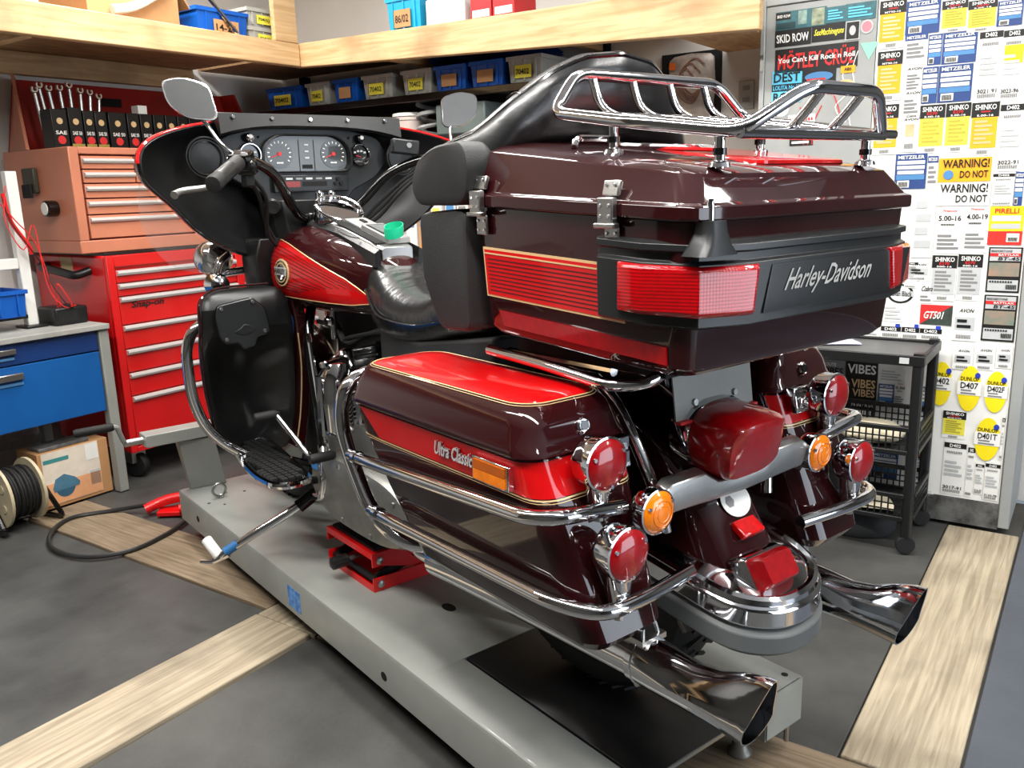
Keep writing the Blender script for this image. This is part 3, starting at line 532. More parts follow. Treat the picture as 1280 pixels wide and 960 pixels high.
def mk_label(style, v0, v1, z0, z1, txt):
    """v0<v1, the label's left side is at v1 (seen from the room)"""
    w = v1-v0; h = z1-z0
    base = {'photo': TEALI, 'teal': TEALI, 'teal2': TEALI, 'skid': INK, 'sex': INK, 'skull': PAPER2, 'motley': INK, 'dest': CYANI, 'hotrod': INK, 'abs': ORG, 'shO': PAPER, 'shY': PAPER, 'shW': PAPER,
            'metz': BLUEI, 'warnO': ORG, 'pir': YEL2, 'bt': INK, 'gt': REDI, 'vibes': GREYI, 'vibesb': INK, 'small': INK, 'gray': PAPER2, 'dark': INK, 'hot': INK, 'tri': GREENI}.get(style, PAPER)
    k0 = 1 + (hash_(v0, z0) % 2)
    if style in ('pinkc', 'oval', 'ovw', 'advan'):
        m = {'pinkc': PAPER2, 'oval': GOLD, 'ovw': PAPER, 'advan': INK}[style]
        b = MB().prism([(x*w/2+(v0+v1)/2, y*h/2+(z0+z1)/2) for x, y in circ(1, 22)], (2.2398-.0011*k0, 0, 0), Y, Z, V(-.0008, 0, 0))
        p = part(t, 'sticker', b, m)
        if style == 'advan':
            part(t, 'ring', MB().prism([(x*w*.4+(v0+v1)/2, y*h*.4+(z0+z1)/2) for x, y in circ(1, 22)], (2.2388-.0011*k0, 0, 0), Y, Z, V(-.0004, 0, 0)), PAPER, p)
            part(t, 'banner', MB().bb((2.2380-.0011*k0, v0, (z0+z1)/2-h*.14), (2.2384-.0011*k0, v1, (z0+z1)/2+h*.14)), PAPER2, p)
            tx(p, 'Advan Black', v0, v1, z0, z1, .06, .36, .94, .64, INK, k0+1)
        if style == 'pinkc': part(t, 'ring', MB().prism([(x*w*.38+(v0+v1)/2, y*h*.38+(z0+z1)/2) for x, y in circ(1, 18)], (2.2388-.0011*k0, 0, 0), Y, Z, V(-.0004, 0, 0)), mat('pink_ink', (.75, .5, .55), .5), p)
        return
    if style == 'tri':
        part(t, 'sticker', MB().prism([(v1, z1), (v0, z1), ((v0+v1)/2, z0)], (2.2398-.0011*k0, 0, 0), Y, Z, V(-.0008, 0, 0)), GREENI); return
    if style == 'dun':
        def ov(a, b): return [(x*w/2+(v0+v1)/2, max(z0+h*a, min(z0+h*b, y*h/2+(z0+z1)/2))) for x, y in circ(1, 24)]
        p = part(t, 'tyre_label', MB().prism([(x*w/2+(v0+v1)/2, y*h/2+(z0+z1)/2) for x, y in circ(1, 24)], (2.2398-.0011*3, 0, 0), Y, Z, V(-.0008, 0, 0)), YEL2)
        part(t, 'white_band', MB().bb((2.2344, v0-.001, z0+h*.36), (2.2352, v1+.001, z0+h*.66)), PAPER, p)
        tx(p, 'DUNLOP', v0, v1, z0, z1, .1, .67, .9, .76, INK, 4); tx(p, txt, v0, v1, z0, z1, .12, .50, .88, .64, INK, 5); bars(p, v0, v1, z0, z1, .15, .38, .85, .48, GREYI, 5, 2)
        part(t, 'blue_dot', MB().prism([(x*.009+v0+w*.18, y*.011+z0+h*.80) for x, y in circ(1, 12)], (2.2354, 0, 0), Y, Z, V(-.0006, 0, 0)), mat('dot_blue', (.15, .25, .70), .5), p)
        return
    p = part(t, 'tyre_label' if style not in ('photo', 'teal', 'teal2', 'skid', 'sex', 'skull', 'motley', 'dest', 'hotrod', 'abs', 'small', 'strip') else 'sticker', rect(MB(), v0, v1, z0, z1, k0), base)
    k = k0+1
    def R(x0, y0, x1, y1, m, kk=k): part(t, 'print', rect(MB(), v1-w*x1, v1-w*x0, z0+h*y0, z0+h*y1, kk), m, p)
    def T(s, x0, y0, x1, y1, m, kk=k+1, **a): tx(p, s, v0, v1, z0, z1, x0, y0, x1, y1, m, kk, **a)
    def B(x0, y0, x1, y1, m, n, kk=k+1): bars(p, v0, v1, z0, z1, x0, y0, x1, y1, m, kk, n)
    if style == 'skid': T('SKID ROW', .06, .22, .95, .72, PAPER, slant=-.1)
    elif style == 'sex': T(txt, .06, .25, .95, .75, YEL, slant=.2)
    elif style == 'skull': R(.08, .06, .92, .94, INK); part(t, 'skull_mark', MB().prism([(x*w*.22+(v0+v1)/2, y*h*.26+(z0+z1)/2) for x, y in circ(1, 14)], (2.2398-.0011*(k+1), 0, 0), Y, Z, V(-.0006, 0, 0)), PAPER2, p)
    elif style == 'motley': T('MÖTLEY CRÜE', .04, .12, .96, .92, REDI, slant=.0); T("You Can't Kill Rock n Roll", .04, .40, .97, .62, PAPER, k+2)
    elif style == 'dest': R(.0, .36, 1, .58, mat('dark_cyan_ink', (.05, .12, .16), .5)); T('DEST', .06, .64, .94, .93, INK); T('LOLITA No.18', .05, .40, .95, .54, CYANI, k+2); T('ROIN', .06, .06, .94, .32, INK)
    elif style == 'hotrod': part(t, 'car_mark', MB().prism([(x*w*.42+(v0+v1)/2, y*h*.24+(z0+z1)/2) for x, y in circ(1, 18)], (2.2398-.0011*(k+1), 0, 0), Y, Z, V(-.0006, 0, 0)), BLUEM, p); R(.15, .2, .7, .42, REDI, k+2)
    elif style == 'abs': T('ABS', .25, .3, .75, .75, INK)
    elif style == 'photo': R(.0, .55, .3, .95, INK); T('SKID ROW', .03, .66, .30, .82, PAPER, k+2); R(.45, .2, .62, .95, mat('pale_teal', (.55, .66, .62), .5, var=.3, vscale=40)); R(.72, .05, .96, .95, mat('pale_olive', (.62, .66, .55), .5, var=.3, vscale=40)); R(.02, .05, .4, .4, mat('deep_teal', (.12, .25, .27), .5))
    elif style in ('teal', 'teal2'): B(.1, .2, .9, .8, CYANI, 4)
    elif style == 'small': B(.1, .2, .9, .85, PAPER, 2)
    elif style == 'strip': B(.05, .35, .95, .65, REDI, 1)
    elif style in ('shO', 'shY', 'shW'):
        R(0, .72, 1, 1, INK); R(.03, .14, .97, .72, {'shO': ORG, 'shY': YEL, 'shW': PAPER2}[style]); T('SHINKO', .12, .86, .9, .96, PAPER)
        if style != 'shO': T('E270', .3, .79, .7, .85, REDI)
        else: B(.35, .81, .7, .84, REDI, 1)
        T(txt, .2, .735, .8, .775, PAPER); B(.15, .22, .85, .66, GREYI if style == 'shW' else {'shO': GOLD, 'shY': mat('olive_ink', (.72, .68, .25), .5)}[style], 6)
        B(.3, .03, .7, .1, GREYI, 1)
    elif style == 'metz':
        R(.08, .42, .92, .52, PAPER); R(.06, .56, .94, .66, PAPER); R(.06, .70, .94, .80, PAPER); R(.05, .26, .95, .40, BLUEM); R(.1, .04, .48, .24, PAPER, k+1); B(.14, .06, .44, .2, INK, 1, k+2); T('METZELER', .08, .85, .92, .95, PAPER)
    elif style == 'metzw': R(0, .8, 1, 1, BLUEI); T('METZELER', .08, .85, .92, .95, PAPER); B(.1, .2, .9, .7, GREYI, 4)
    elif style in ('dl', 'dly', 'dls'):
        if style == 'dls': R(0, .45, 1, .78, INK); T('D402', .2, .5, .8, .72, PAPER, k+2); B(.1, .1, .9, .3, GREYI, 1); R(.72, .75, .95, 1, mat('dot_blue', (.15, .25, .70), .5), k+2)
        else:
            R(0, .86, 1, .95, INK); T('D402', .25, .875, .75, .935, PAPER, k+2)
            if style == 'dly': R(.1, .5, .98, .75, YEL2)
            B(.15, .76, .85, .80, GREYI, 1); B(.1, .35, .9, .62, PAPER2, 4)
            if txt: T(txt, .08, .10, .92, .16, INK)
            B(.1, .04, .9, .09, GREYI, 1)
    elif style == 'avl':
        for q in (.93, .66, .36): T('AVON', .2, q, .9, q+.03, INK, slant=.3)
        R(.3, .18, .75, .32, mat('tan_print', (.80, .72, .55), .5, var=.2)); B(.15, .45, .85, .60, GREYI, 4); B(.2, .72, .85, .88, GREYI, 5); T('Cobra', .3, .40, .8, .43, INK, slant=.3); B(.3, .04, .75, .1, GREYI, 1)
    elif style == 'warnO': T('WARNING!', .08, .58, .96, .94, INK); T('DO NOT', .42, .16, .95, .46, INK); part(t, 'round_mark', MB().prism([(x*w*.1+v1-w*.2, y*h*.2+z0+h*.3) for x, y in circ(1, 16)], (2.2398-.0011*(k+1), 0, 0), Y, Z, V(-.0006, 0, 0)), BLUEM, p)
    elif style == 'warnW': T('WARNING!', .05, .56, .95, .94, INK); T('DO NOT', .36, .14, .95, .46, INK)
    elif style == 'fire': T('Firestone', .25, .92, .75, .97, REDI); T(txt, .1, .72, .92, .84, INK); B(.2, .62, .7, .66, INK, 1); B(.1, .1, .9, .42, GREYI, 4)
    elif style == 'pir': R(0, 0, 1, .36, mat('pirelli_red', (.85, .18, .15), .5)); R(.08, .42, .92, .55, PAPER2); R(.08, .62, .92, .76, PAPER); T('PIRELLI', .15, .82, .85, .95, REDI); R(.55, .08, .92, .30, PAPER, k+1); B(.6, .1, .88, .2, INK, 1, k+2)
    elif style == 'bt':
        R(.05, .36, .95, .66, mat('landscape_print', (.42, .48, .44), .5, var=.35, vscale=16, col2=(.62, .50, .42))); R(.05, .86, .95, .97, PAPER2); R(.05, .80, .95, .87, REDI, k+1); R(.05, .70, .95, .80, PAPER2); T('BATTLAX', .3, .815, .9, .855, PAPER, k+2); T('BT-45', .3, .715, .92, .79, INK, k+2, slant=.2); R(.05, .04, .95, .28, PAPER2); B(.6, .08, .92, .18, INK, 1, k+2); T('BRIDGESTONE', .08, .895, .7, .94, INK, k+2); B(.1, .22, .8, .26, INK, 1, k+2)
    elif style == 'gt': part(t, 'dark_corner', MB().prism([(v0, z0), (v1, z0), (v0, z1)], (2.2398-.0011*k, 0, 0), Y, Z, V(-.0006, 0, 0)), mat('dark_green_print', (.25, .30, .27), .5, var=.3, vscale=30), p); T('GT501', .1, .3, .7, .68, PAPER, k+1, slant=.2)
    elif style in ('avs', 'avarch'): T('AVON', .25, .74, .8, .84, INK, slant=.3); R(.1, .28, .9, .62, PAPER2); B(.2, .34, .8, .56, INK, 2, k+2); B(.2, .06, .8, .16, GREYI, 1)
    elif style == 'cobra': T('Cobra', .1, .55, .9, .8, INK, slant=.3); B(.1, .1, .9, .35, GREYI, 2)
    elif style == 'vibes': T('VIBES', .3, .5, .98, .72, INK); T('ROUTE', .35, .76, .75, .86, PAPER); T('VIBES', .2, .08, .7, .3, PAPER)
    elif style == 'vibesb': T('VIBES', .06, .78, .95, .95, PAPER); T('VIBES', .2, .52, .95, .68, GOLD); T('VIBES', .25, .36, .95, .5, GOLD); T('HARD RIDE', .25, .18, .95, .28, PAPER); B(.2, .03, .9, .12, PAPER, 1)
    elif style == 'plain': B(.12, .15, .88, .85, PAPER2, 4)
    elif style == 'gray': B(.1, .2, .9, .8, CARD, 2)
    elif style == 'dark': part(t, 'ring', MB().prism([(x*w*.3+(v0+v1)/2, y*h*.3+z0+h*.55) for x, y in circ(1, 16)], (2.2398-.0011*k, 0, 0), Y, Z, V(-.0006, 0, 0)), PAPER2, p)
def hash_(a, b): return int(abs(a*977+b*3331))
def tx(p, s, v0, v1, z0, z1, x0, y0, x1, y1, m, k, slant=0.):
    w = v1-v0; h = z1-z0; q = text_mb(s, (2.2398-.0011*k-.0009, v1-w*x0, z0+h*y0), -Y, Z, w*(x1-x0), h*(y1-y0), .02, slant); q.flat = True
    part(t, 'lettering', q, m, p)
def bars(p, v0, v1, z0, z1, x0, y0, x1, y1, m, k, n):
    w = v1-v0; h = z1-z0; mb = MB(); hh = (y1-y0)/(n*1.8-.8)
    for i in range(n):
        ya = y0+i*hh*1.8; e = x1-(x1-x0)*(.0, .22, .08, .35)[(i+n) % 4]
        if n == 1:
            for j in range(9): mb.bb((2.2398-.0011*k-.0006, v1-w*(x0+(x1-x0)*(j+.62)/9), z0+h*ya), (2.2398-.0011*k, v1-w*(x0+(x1-x0)*j/9), z0+h*(ya+hh)))
        else: mb.bb((2.2398-.0011*k-.0006, v1-w*e, z0+h*ya), (2.2398-.0011*k, v1-w*x0, z0+h*(ya+hh)))
    part(t, 'fine_print', mb, m, p)
LABELS = [('photo', 1.298, 1.484, 1.842, 1.907, ''), ('teal', 1.231, 1.299, 1.846, 1.901, ''), ('teal2', 1.127, 1.231, 1.844, 1.903, ''), ('skid', 1.35, 1.485, 1.783, 1.843, 'SKID ROW'), ('sex', 1.23, 1.348, 1.786, 1.844, 'SexMachineguns'), ('skull', 1.177, 1.228, 1.779, 1.844, ''), ('pinkc', 1.132, 1.176, 1.795, 1.843, ''), ('motley', 1.18, 1.482, 1.689, 1.774, ''), ('dest', 1.377, 1.49, 1.58, 1.697, ''), ('hotrod', 1.253, 1.376, 1.628, 1.699, ''), ('abs', 1.186, 1.237, 1.667, 1.692, 'ABS'), ('tri', 1.11, 1.173, 1.704, 1.764, ''), ('oval', 1.189, 1.246, 1.615, 1.645, ''), ('small', 1.326, 1.414, 1.418, 1.456, ''), ('ovw', 1.422, 1.48, 1.529, 1.582, ''), ('strip', 1.321, 1.423, 1.497, 1.532, ''), ('shO', 1.026, 1.113, 1.736, 1.896, 'MT90-16'), ('shO', 1.027, 1.11, 1.558, 1.727, 'MT90-16'), ('shO', 1.028, 1.11, 1.371, 1.545, 'MT90-16'), ('metz', 0.917, 1.025, 1.773, 1.883, ''), ('shY', 0.833, 0.912, 1.767, 1.869, '5.00-16'), ('shY', 0.745, 0.831, 1.759, 1.858, '5.00-16'), ('metz', 0.669, 0.743, 1.767, 1.846, ''), ('metzw', 0.95, 1.023, 1.677, 1.773, ''), ('metz', 0.904, 0.947, 1.666, 1.766, ''), ('metz', 0.796, 0.902, 1.664, 1.765, ''), ('dl', 0.72, 0.789, 1.535, 1.767, '3021 91'), ('dly', 0.655, 0.718, 1.53, 1.764, '3023-96'), ('avl', 0.956, 1.022, 1.376, 1.676, ''), ('metz', 0.908, 0.959, 1.539, 1.66, ''), ('metz', 0.801, 0.906, 1.538, 1.66, ''), ('shY', 0.877, 0.959, 1.37, 1.533, '5.00-16'), ('shY', 0.797, 0.874, 1.369, 1.533, '5.00-16'), ('shO', 0.711, 0.794, 1.354, 1.529, '5.00-16'), ('dl', 0.634, 0.707, 1.298, 1.528, '3022-91'), ('metz', 0.923, 1.027, 1.247, 1.37, ''), ('metzw', 0.886, 0.92, 1.243, 1.359, ''), ('warnO', 0.719, 0.884, 1.267, 1.349, ''), ('warnW', 0.715, 0.881, 1.185, 1.265, ''), ('dl', 0.646, 0.711, 1.184, 1.296, ''), ('metz', 0.618, 0.644, 1.183, 1.295, ''), ('plain', 0.883, 0.955, 1.001, 1.24, ''), ('fire', 0.791, 0.879, 1.017, 1.177, '5.00-16'), ('fire', 0.709, 0.789, 1.022, 1.182, '4.00-19'), ('pir', 0.607, 0.711, 1.05, 1.181, ''), ('bt', 0.6, 0.703, 0.885, 1.042, ''), ('bt', 0.6, 0.703, 0.712, 0.876, ''), ('shW', 0.799, 0.88, 0.847, 1.011, '500-16'), ('shW', 0.718, 0.796, 0.851, 1.016, '500-16'), ('avs', 0.884, 0.965, 0.917, 0.992, ''), ('dl', 0.926, 0.969, 0.889, 0.989, ''), ('advan', 0.934, 1.025, 0.831, 0.903, ''), ('plain', 0.962, 1.038, 0.761, 0.827, ''), ('cobra', 0.868, 0.916, 0.836, 0.915, ''), ('gt', 0.801, 0.907, 0.758, 0.831, ''), ('dls', 0.969, 1.039, 0.7, 0.754, ''), ('dls', 0.906, 0.966, 0.698, 0.756, ''), ('dls', 0.83, 0.903, 0.701, 0.754, ''), ('avarch', 0.718, 0.799, 0.706, 0.845, ''), ('avs', 0.722, 0.787, 0.6, 0.688, ''), ('avs', 0.652, 0.717, 0.604, 0.696, ''), ('avs', 0.6, 0.649, 0.616, 0.699, ''), ('plain', 1.045, 1.114, 0.7, 0.746, ''), ('dun', 0.782, 0.854, 0.457, 0.623, 'D402'), ('dun', 0.687, 0.762, 0.447, 0.616, 'D407'), ('dun', 0.604, 0.674, 0.452, 0.604, 'D402F'), ('dun', 0.611, 0.692, 0.269, 0.431, 'D401T'), ('dl', 0.715, 0.789, 0.12, 0.331, '3017-91'), ('dl', 0.685, 0.709, 0.12, 0.321, ''), ('dl', 0.652, 0.68, 0.136, 0.258, '016-25'), ('dl', 0.6, 0.648, 0.12, 0.267, '3130-78'), ('shY', 0.725, 0.802, 0.338, 0.441, 'E270'), ('dl', 0.6, 0.609, 0.28, 0.444, ''), ('vibes', 1.163, 1.286, 0.471, 0.603, ''), ('vibesb', 1.039, 1.157, 0.382, 0.598, ''), ('metz', 0.978, 1.032, 0.431, 0.519, ''), ('fire', 0.936, 0.975, 0.437, 0.53, '5.00'), ('plain', 0.941, 1.037, 0.527, 0.58, ''), ('metz', 0.855, 0.901, 0.425, 0.523, ''), ('metz', 0.945, 1.038, 0.142, 0.246, ''), ('shW', 0.844, 0.908, 0.136, 0.276, '500-16'), ('gray', 1.325, 1.438, 0.513, 0.613, ''), ('dark', 1.319, 1.38, 0.45, 0.566, ''), ('dl', 1.116, 1.192, 0.12, 0.356, ''), ('dl', 1.047, 1.113, 0.121, 0.366, '3016-91'), ('dl', 1.226, 1.321, 0.122, 0.424, ''), ('dl', 0.812, 0.882, 0.12, 0.094, ''), ('plain', 0.912, 0.999, 0.12, 0.124, ''), ('dl', 1.013, 1.118, 0.12, 0.088, '')]

for a in LABELS: mk_label(*a)
for k, (m, pts) in enumerate(((PAPER, [(1.20, 1.72), (1.23, 1.66), (1.21, 1.60), (1.25, 1.55), (1.22, 1.50)]), (PAPER, [(1.18, 1.74), (1.195, 1.68), (1.185, 1.60), (1.20, 1.52), (1.18, 1.44)]), (REDI, [(1.26, 1.60), (1.235, 1.53), (1.245, 1.47), (1.20, 1.44), (1.18, 1.46)]),
                              (REDI, [(1.36, 1.42), (1.365, 1.50), (1.38, 1.56)]), (REDI, [(1.345, 1.42), (1.345, 1.52), (1.335, 1.57)]), (REDI, [(1.33, 1.42), (1.325, 1.5), (1.30, 1.56)]), (BLUEI, [(1.37, 1.44), (1.345, 1.45), (1.32, 1.44)]))):
    part(t, 'pinstripe', MB().tube(spline([(2.2390, a, b) for a, b in pts], 6), .0022, 5), m)
# ================================================================ black plastic trolley
t = thing('trolley', 'black plastic three-tier basket trolley in front of the sticker cabinet', 'trolley', (2.03, 1.07, 0), 'room')
U0, U1, V0, V1 = 1.86, 2.195, .825, 1.335
for u in (U0, U1-.035):
    for v in (V0, V1-.035):
        part(t, 'post', MB().loft([[V(u+.0175+x, v+.0175+y, z) for x, y in rrect(.035, .035, .01)] for z in (.065, .715)]), PLASTIC)
        part(t, 'caster', MB().lathe([(.008, -.014), (.03, -.014), (.033, -.008), (.033, .008), (.03, .014), (.008, .014)], (u+.0175, v+.0175, .034), (1, .4, 0), 18), RUBBER)
part(t, 'top_tray', MB().bb((U0+.01, V0+.01, .685), (U1-.01, V1-.01, .697)), mat('grey_tray', (.34, .34, .335), .45), bev=.003)
part(t, 'tray_rim', MB().bb((U0-.003, V0-.003, .672), (U0+.012, V1+.003, .708)).bb((U1-.012, V0-.003, .672), (U1+.003, V1+.003, .708)).bb((U0+.012, V0-.003, .672), (U1-.012, V0+.012, .708)).bb((U0+.012, V1-.012, .672), (U1-.012, V1+.003, .708)), PLASTIC, bev=.003)
for zb in (.36, .12):
    part(t, 'basket_floor', MB().bb((U0+.01, V0+.01, zb), (U1-.01, V1-.01, zb+.008)), PLASTIC)
    for z0 in (zb, zb+.083):
        part(t, 'basket_rim', MB().bb((U0-.003, V0+.03, z0), (U0+.012, V1-.03, z0+.016)).bb((U1-.012, V0+.03, z0), (U1+.003, V1-.03, z0+.016)).bb((U0+.03, V0-.003, z0), (U1-.03, V0+.012, z0+.016)).bb((U0+.03, V1-.012, z0), (U1-.03, V1+.003, z0+.016)), PLASTIC, bev=.002)
    for wall in range(4):
        mb = MB()
        L = (V1-V0-.07) if wall < 2 else (U1-U0-.07); n = int(L/.021)
        for k in range(n+1):
            q = (V0 if wall < 2 else U0)+.035+L*k/n
            if wall == 0: mb.bb((U0+.002, q-.0025, zb+.016), (U0+.006, q+.0025, zb+.083))
            elif wall == 1: mb.bb((U1-.006, q-.0025, zb+.016), (U1-.002, q+.0025, zb+.083))
            elif wall == 2: mb.bb((q-.0025, V0+.002, zb+.016), (q+.0025, V0+.006, zb+.083))
            else: mb.bb((q-.0025, V1-.006, zb+.016), (q+.0025, V1-.002, zb+.083))
        for z in (zb+.036, zb+.058):
            if wall == 0: mb.bb((U0+.0015, V0+.035, z), (U0+.0065, V1-.035, z+.004))
            elif wall == 1: mb.bb((U1-.0065, V0+.035, z), (U1-.0015, V1-.035, z+.004))
            elif wall == 2: mb.bb((U0+.035, V0+.0015, z), (U1-.035, V0+.0065, z+.004))
            else: mb.bb((U0+.035, V1-.0065, z), (U1-.035, V1-.0015, z+.004))
        part(t, 'basket_mesh', mb, PLASTIC)
part(t, 'maker_plate', MB().bb((U0-.0045, V0+.045, .680), (U0-.003, V0+.075, .70)), PAPER2)
def sheet(name, c, su, sv, rot, m, label, cat='paper', wave=.004):
    cs, sn = math.cos(rot), math.sin(rot); c = V(*c)
    top = MB().grid(lambda a, b: c+V((a-.5)*su*cs-(b-.5)*sv*sn, (a-.5)*su*sn+(b-.5)*sv*cs, .0015+wave*(1+math.sin(a*5+b*3))*.5), 6, 6); n = len(top.v)
    mb = MB().add(top.v+[p-V(0, 0, .001) for p in top.v], top.f+[tuple(reversed([i+n for i in q])) for q in top.f])
    return single(name, mb, m, label, cat, c)
sheet('paper_sheet', (2.06, 1.16, .6972), .12, .16, .5, mat('lavender_paper', (.78, .78, .90), .6), 'lavender paper sheet lying on the trolley top')
sheet('paper_sheet', (1.98, 1.00, .1285), .20, .17, .35, mat('cream_paper', (.88, .84, .74), .6), 'cream paper sheet in the lowest trolley basket', wave=.012)
cl = MB().lathe([(.03, 0), (.11, .004), (.12, .03), (.09, .055), (.03, .066)], (2.0, 1.0, .3685), n=18)
for i, p in enumerate(cl.v): p += V(.014*math.sin(i*2.7), .014*math.cos(i*1.9), .006*math.sin(i*3.3))
cl.v = [V(p.x, p.y, max(.3685, p.z)) for p in cl.v]
single('work_glove', cl, mat('cream_cloth', (.80, .76, .66), .8, bump=.3), 'crumpled cream work cloth in the middle trolley basket', 'cloth', (2.0, 1.0, .3685), sub=1)
hb = single('helmet_bag', MB().loft([[V(2.03+.11*s*math.cos(a), 1.06+.16*s*math.sin(a), .0005+z) for a in [2*PI*k/20 for k in range(20)]] for s, z in ((.9, 0), (1, .02), (1, .06), (.85, .09), (.5, .105))]), mat('charcoal_fabric', (.17, .175, .18), .8, bump=.3), 'charcoal fabric bag on the floor under the trolley', 'bag', (2.03, 1.06, .0))
single('spray_can', MB().lathe([(.03, 0), (.032, .004), (.032, .07), (.024, .078), (.016, .08), (.016, .09)], (1.98, 1.22, .3685), n=18), REDI, 'short red can in the middle trolley basket', 'can', (1.98, 1.22, .3685))
# ================================================================ motorcycle lift (bike frame)
LT = .19
t = thing('motorcycle_lift', 'long grey steel motorcycle lift table under the motorcycle', 'lift table', (0, 2.1, 0))
def skirted(x0, x1, y0, y1, drop=.115):
    mb = MB(); c = .012
    secs = []
    prof = [(x0, LT-drop), (x0, LT-c), (x0+c*.3, LT-c*.3), (x0+c, LT), (x1-c, LT), (x1-c*.3, LT-c*.3), (x1, LT-c), (x1, LT-drop), (x1-.004, LT-drop), (x1-.004, LT-c), (x1-c, LT-.004), (x0+c, LT-.004), (x0+.004, LT-c), (x0+.004, LT-drop)]
    return mb.loft([[V(x, y, z) for x, z in prof] for y in (y0, y1)])
part(t, 'platform', skirted(-.337, .337, 1.552, 3.28), LIFTG)
part(t, 'rear_arm', skirted(-.337, -.202, .975, 1.552), LIFTG); part(t, 'rear_arm', skirted(.202, .337, .985, 1.552), LIFTG)
part(t, 'end_plate', MB().bb((.204, .981, LT-.11), (.333, .985, LT-.006)), LIFTG); part(t, 'end_plate', MB().bb((-.333, .971, LT-.11), (-.204, .975, LT-.006)), LIFTG); part(t, 'end_plate', MB().bb((-.335, 3.281, LT-.11), (.335, 3.285, LT-.003)), LIFTG)
part(t, 'rear_drop_plate', MB().bb((-.2015, .968, LT-.012), (.2015, 1.551, LT-.001)), mat('worn_black_plate', (.05, .05, .052), .42, var=.25, vscale=5, col2=(.09, .09, .09)), bev=.001)
part(t, 'plate_edge', MB().bb((-.20, .9665, LT-.010), (.20, .968, LT-.002)), STEEL)
part(t, 'base_frame', MB().bb((-.27, 1.35, .006), (-.19, 3.1, .07)).bb((.19, 1.35, .006), (.27, 3.1, .07)).bb((-.19, 1.35, .006), (.19, 1.42, .07)).bb((-.19, 3.03, .006), (.19, 3.1, .07)), mat('lift_dark_frame', (.12, .12, .12), .5))
for s in (-1, 1): part(t, 'scissor_arm', MB().box((s*.15, 2.2, .115), (.03, 1.5, .05), Matrix.Rotation(.03*s, 3, 'X')), LIFTG)
for x, y in ((.215, 1.06), (-.215, 1.06)):
    ft = part(t, 'foot', MB().lathe([(.028, 0), (.028, .006), (.018, .02), (.018, .07)], (x, y, .004), n=20), ALU); part(t, 'foot_bolt', MB().tube([(x, y, .07), (x, y, LT-.014)], .007, 8), STEEL, ft)
part(t, 'rear_bolt', MB().tube([(.30, .995, LT-.115), (.30, .995, LT-.16)], .006, 8), STEEL)
for x, y, a, b in ((.305, 1.01, .008, .008), (-.09, 1.79, .016, .026), (-.15, 3.09, .006, .006), (-.30, 3.05, .006, .006), (-.26, 3.0, .005, .005), (-.21, 3.12, .005, .005)):
    part(t, 'bolt_hole', MB().prism([(x+px*a, y+py*b) for px, py in circ(1, 16)], (0, 0, LT), X, Y, V(0, 0, .0006)), DARKIN)
for y, z in ((1.72, .115), (3.08, .13)): part(t, 'side_hole', MB().prism([(y+px*.014, z+py*.012) for px, py in circ(1, 16)], (-.337, 0, 0), Y, Z, V(-.0006, 0, 0)), DARKIN)
part(t, 'blue_sticker', MB().bb((-.3379, 2.20, .092), (-.3371, 2.285, .158)), mat('sticker_blue', (.12, .38, .70), .5, var=.3, vscale=60, col2=(.45, .65, .85)))
eb = part(t, 'eye_bolt', MB().tube([(-.247+.024*math.cos(a*PI/10), 3.083, LT+.030+.024*math.sin(a*PI/10)) for a in range(20)], .0055, 8, True), STEEL); part(t, 'eye_bolt_base', MB().lathe([(.013, 0), (.013, .006)], (-.247, 3.083, LT), n=14), STEEL, eb)
part(t, 'vise_upright', MB().add([V(-.30, 3.255, LT), V(-.165, 3.235, LT), V(-.205, 3.20, .395), V(-.335, 3.215, .40), V(-.30, 3.275, LT), V(-.165, 3.275, LT), V(-.205, 3.27, .395), V(-.335, 3.27, .40)], [(0, 1, 2, 3), (7, 6, 5, 4), (0, 4, 5, 1), (3, 2, 6, 7), (0, 3, 7, 4), (1, 5, 6, 2)]), LIFTG, bev=.003)
part(t, 'vise_upright', MB().bb((.17, 3.21, LT), (.31, 3.27, .40)), LIFTG, bev=.003)
part(t, 'vise_bar', MB().bb((-.455, 3.195, .402), (-.085, 3.275, .448)), LIFTG, bev=.003); part(t, 'vise_bar', MB().bb((.085, 3.195, .402), (.32, 3.275, .448)), LIFTG, bev=.003)
part(t, 'vise_screw', MB().tube([(-.52, 3.235, .425), (-.455, 3.235, .425)], .014, 12), STEEL)
cr = part(t, 'crank_arm', MB().tube(fillet([(-.515, 3.235, .425), (-.525, 3.22, .44), (-.545, 3.20, .50), (-.56, 3.20, .503)], .01), .009, 8), LIFTG); part(t, 'crank_grip', MB().lathe([(.012, 0), (.015, .01), (.0155, .12), (.012, .13)], (-.555, 3.20, .503), (-1, .12, -.03), 14), RUBBER, cr)
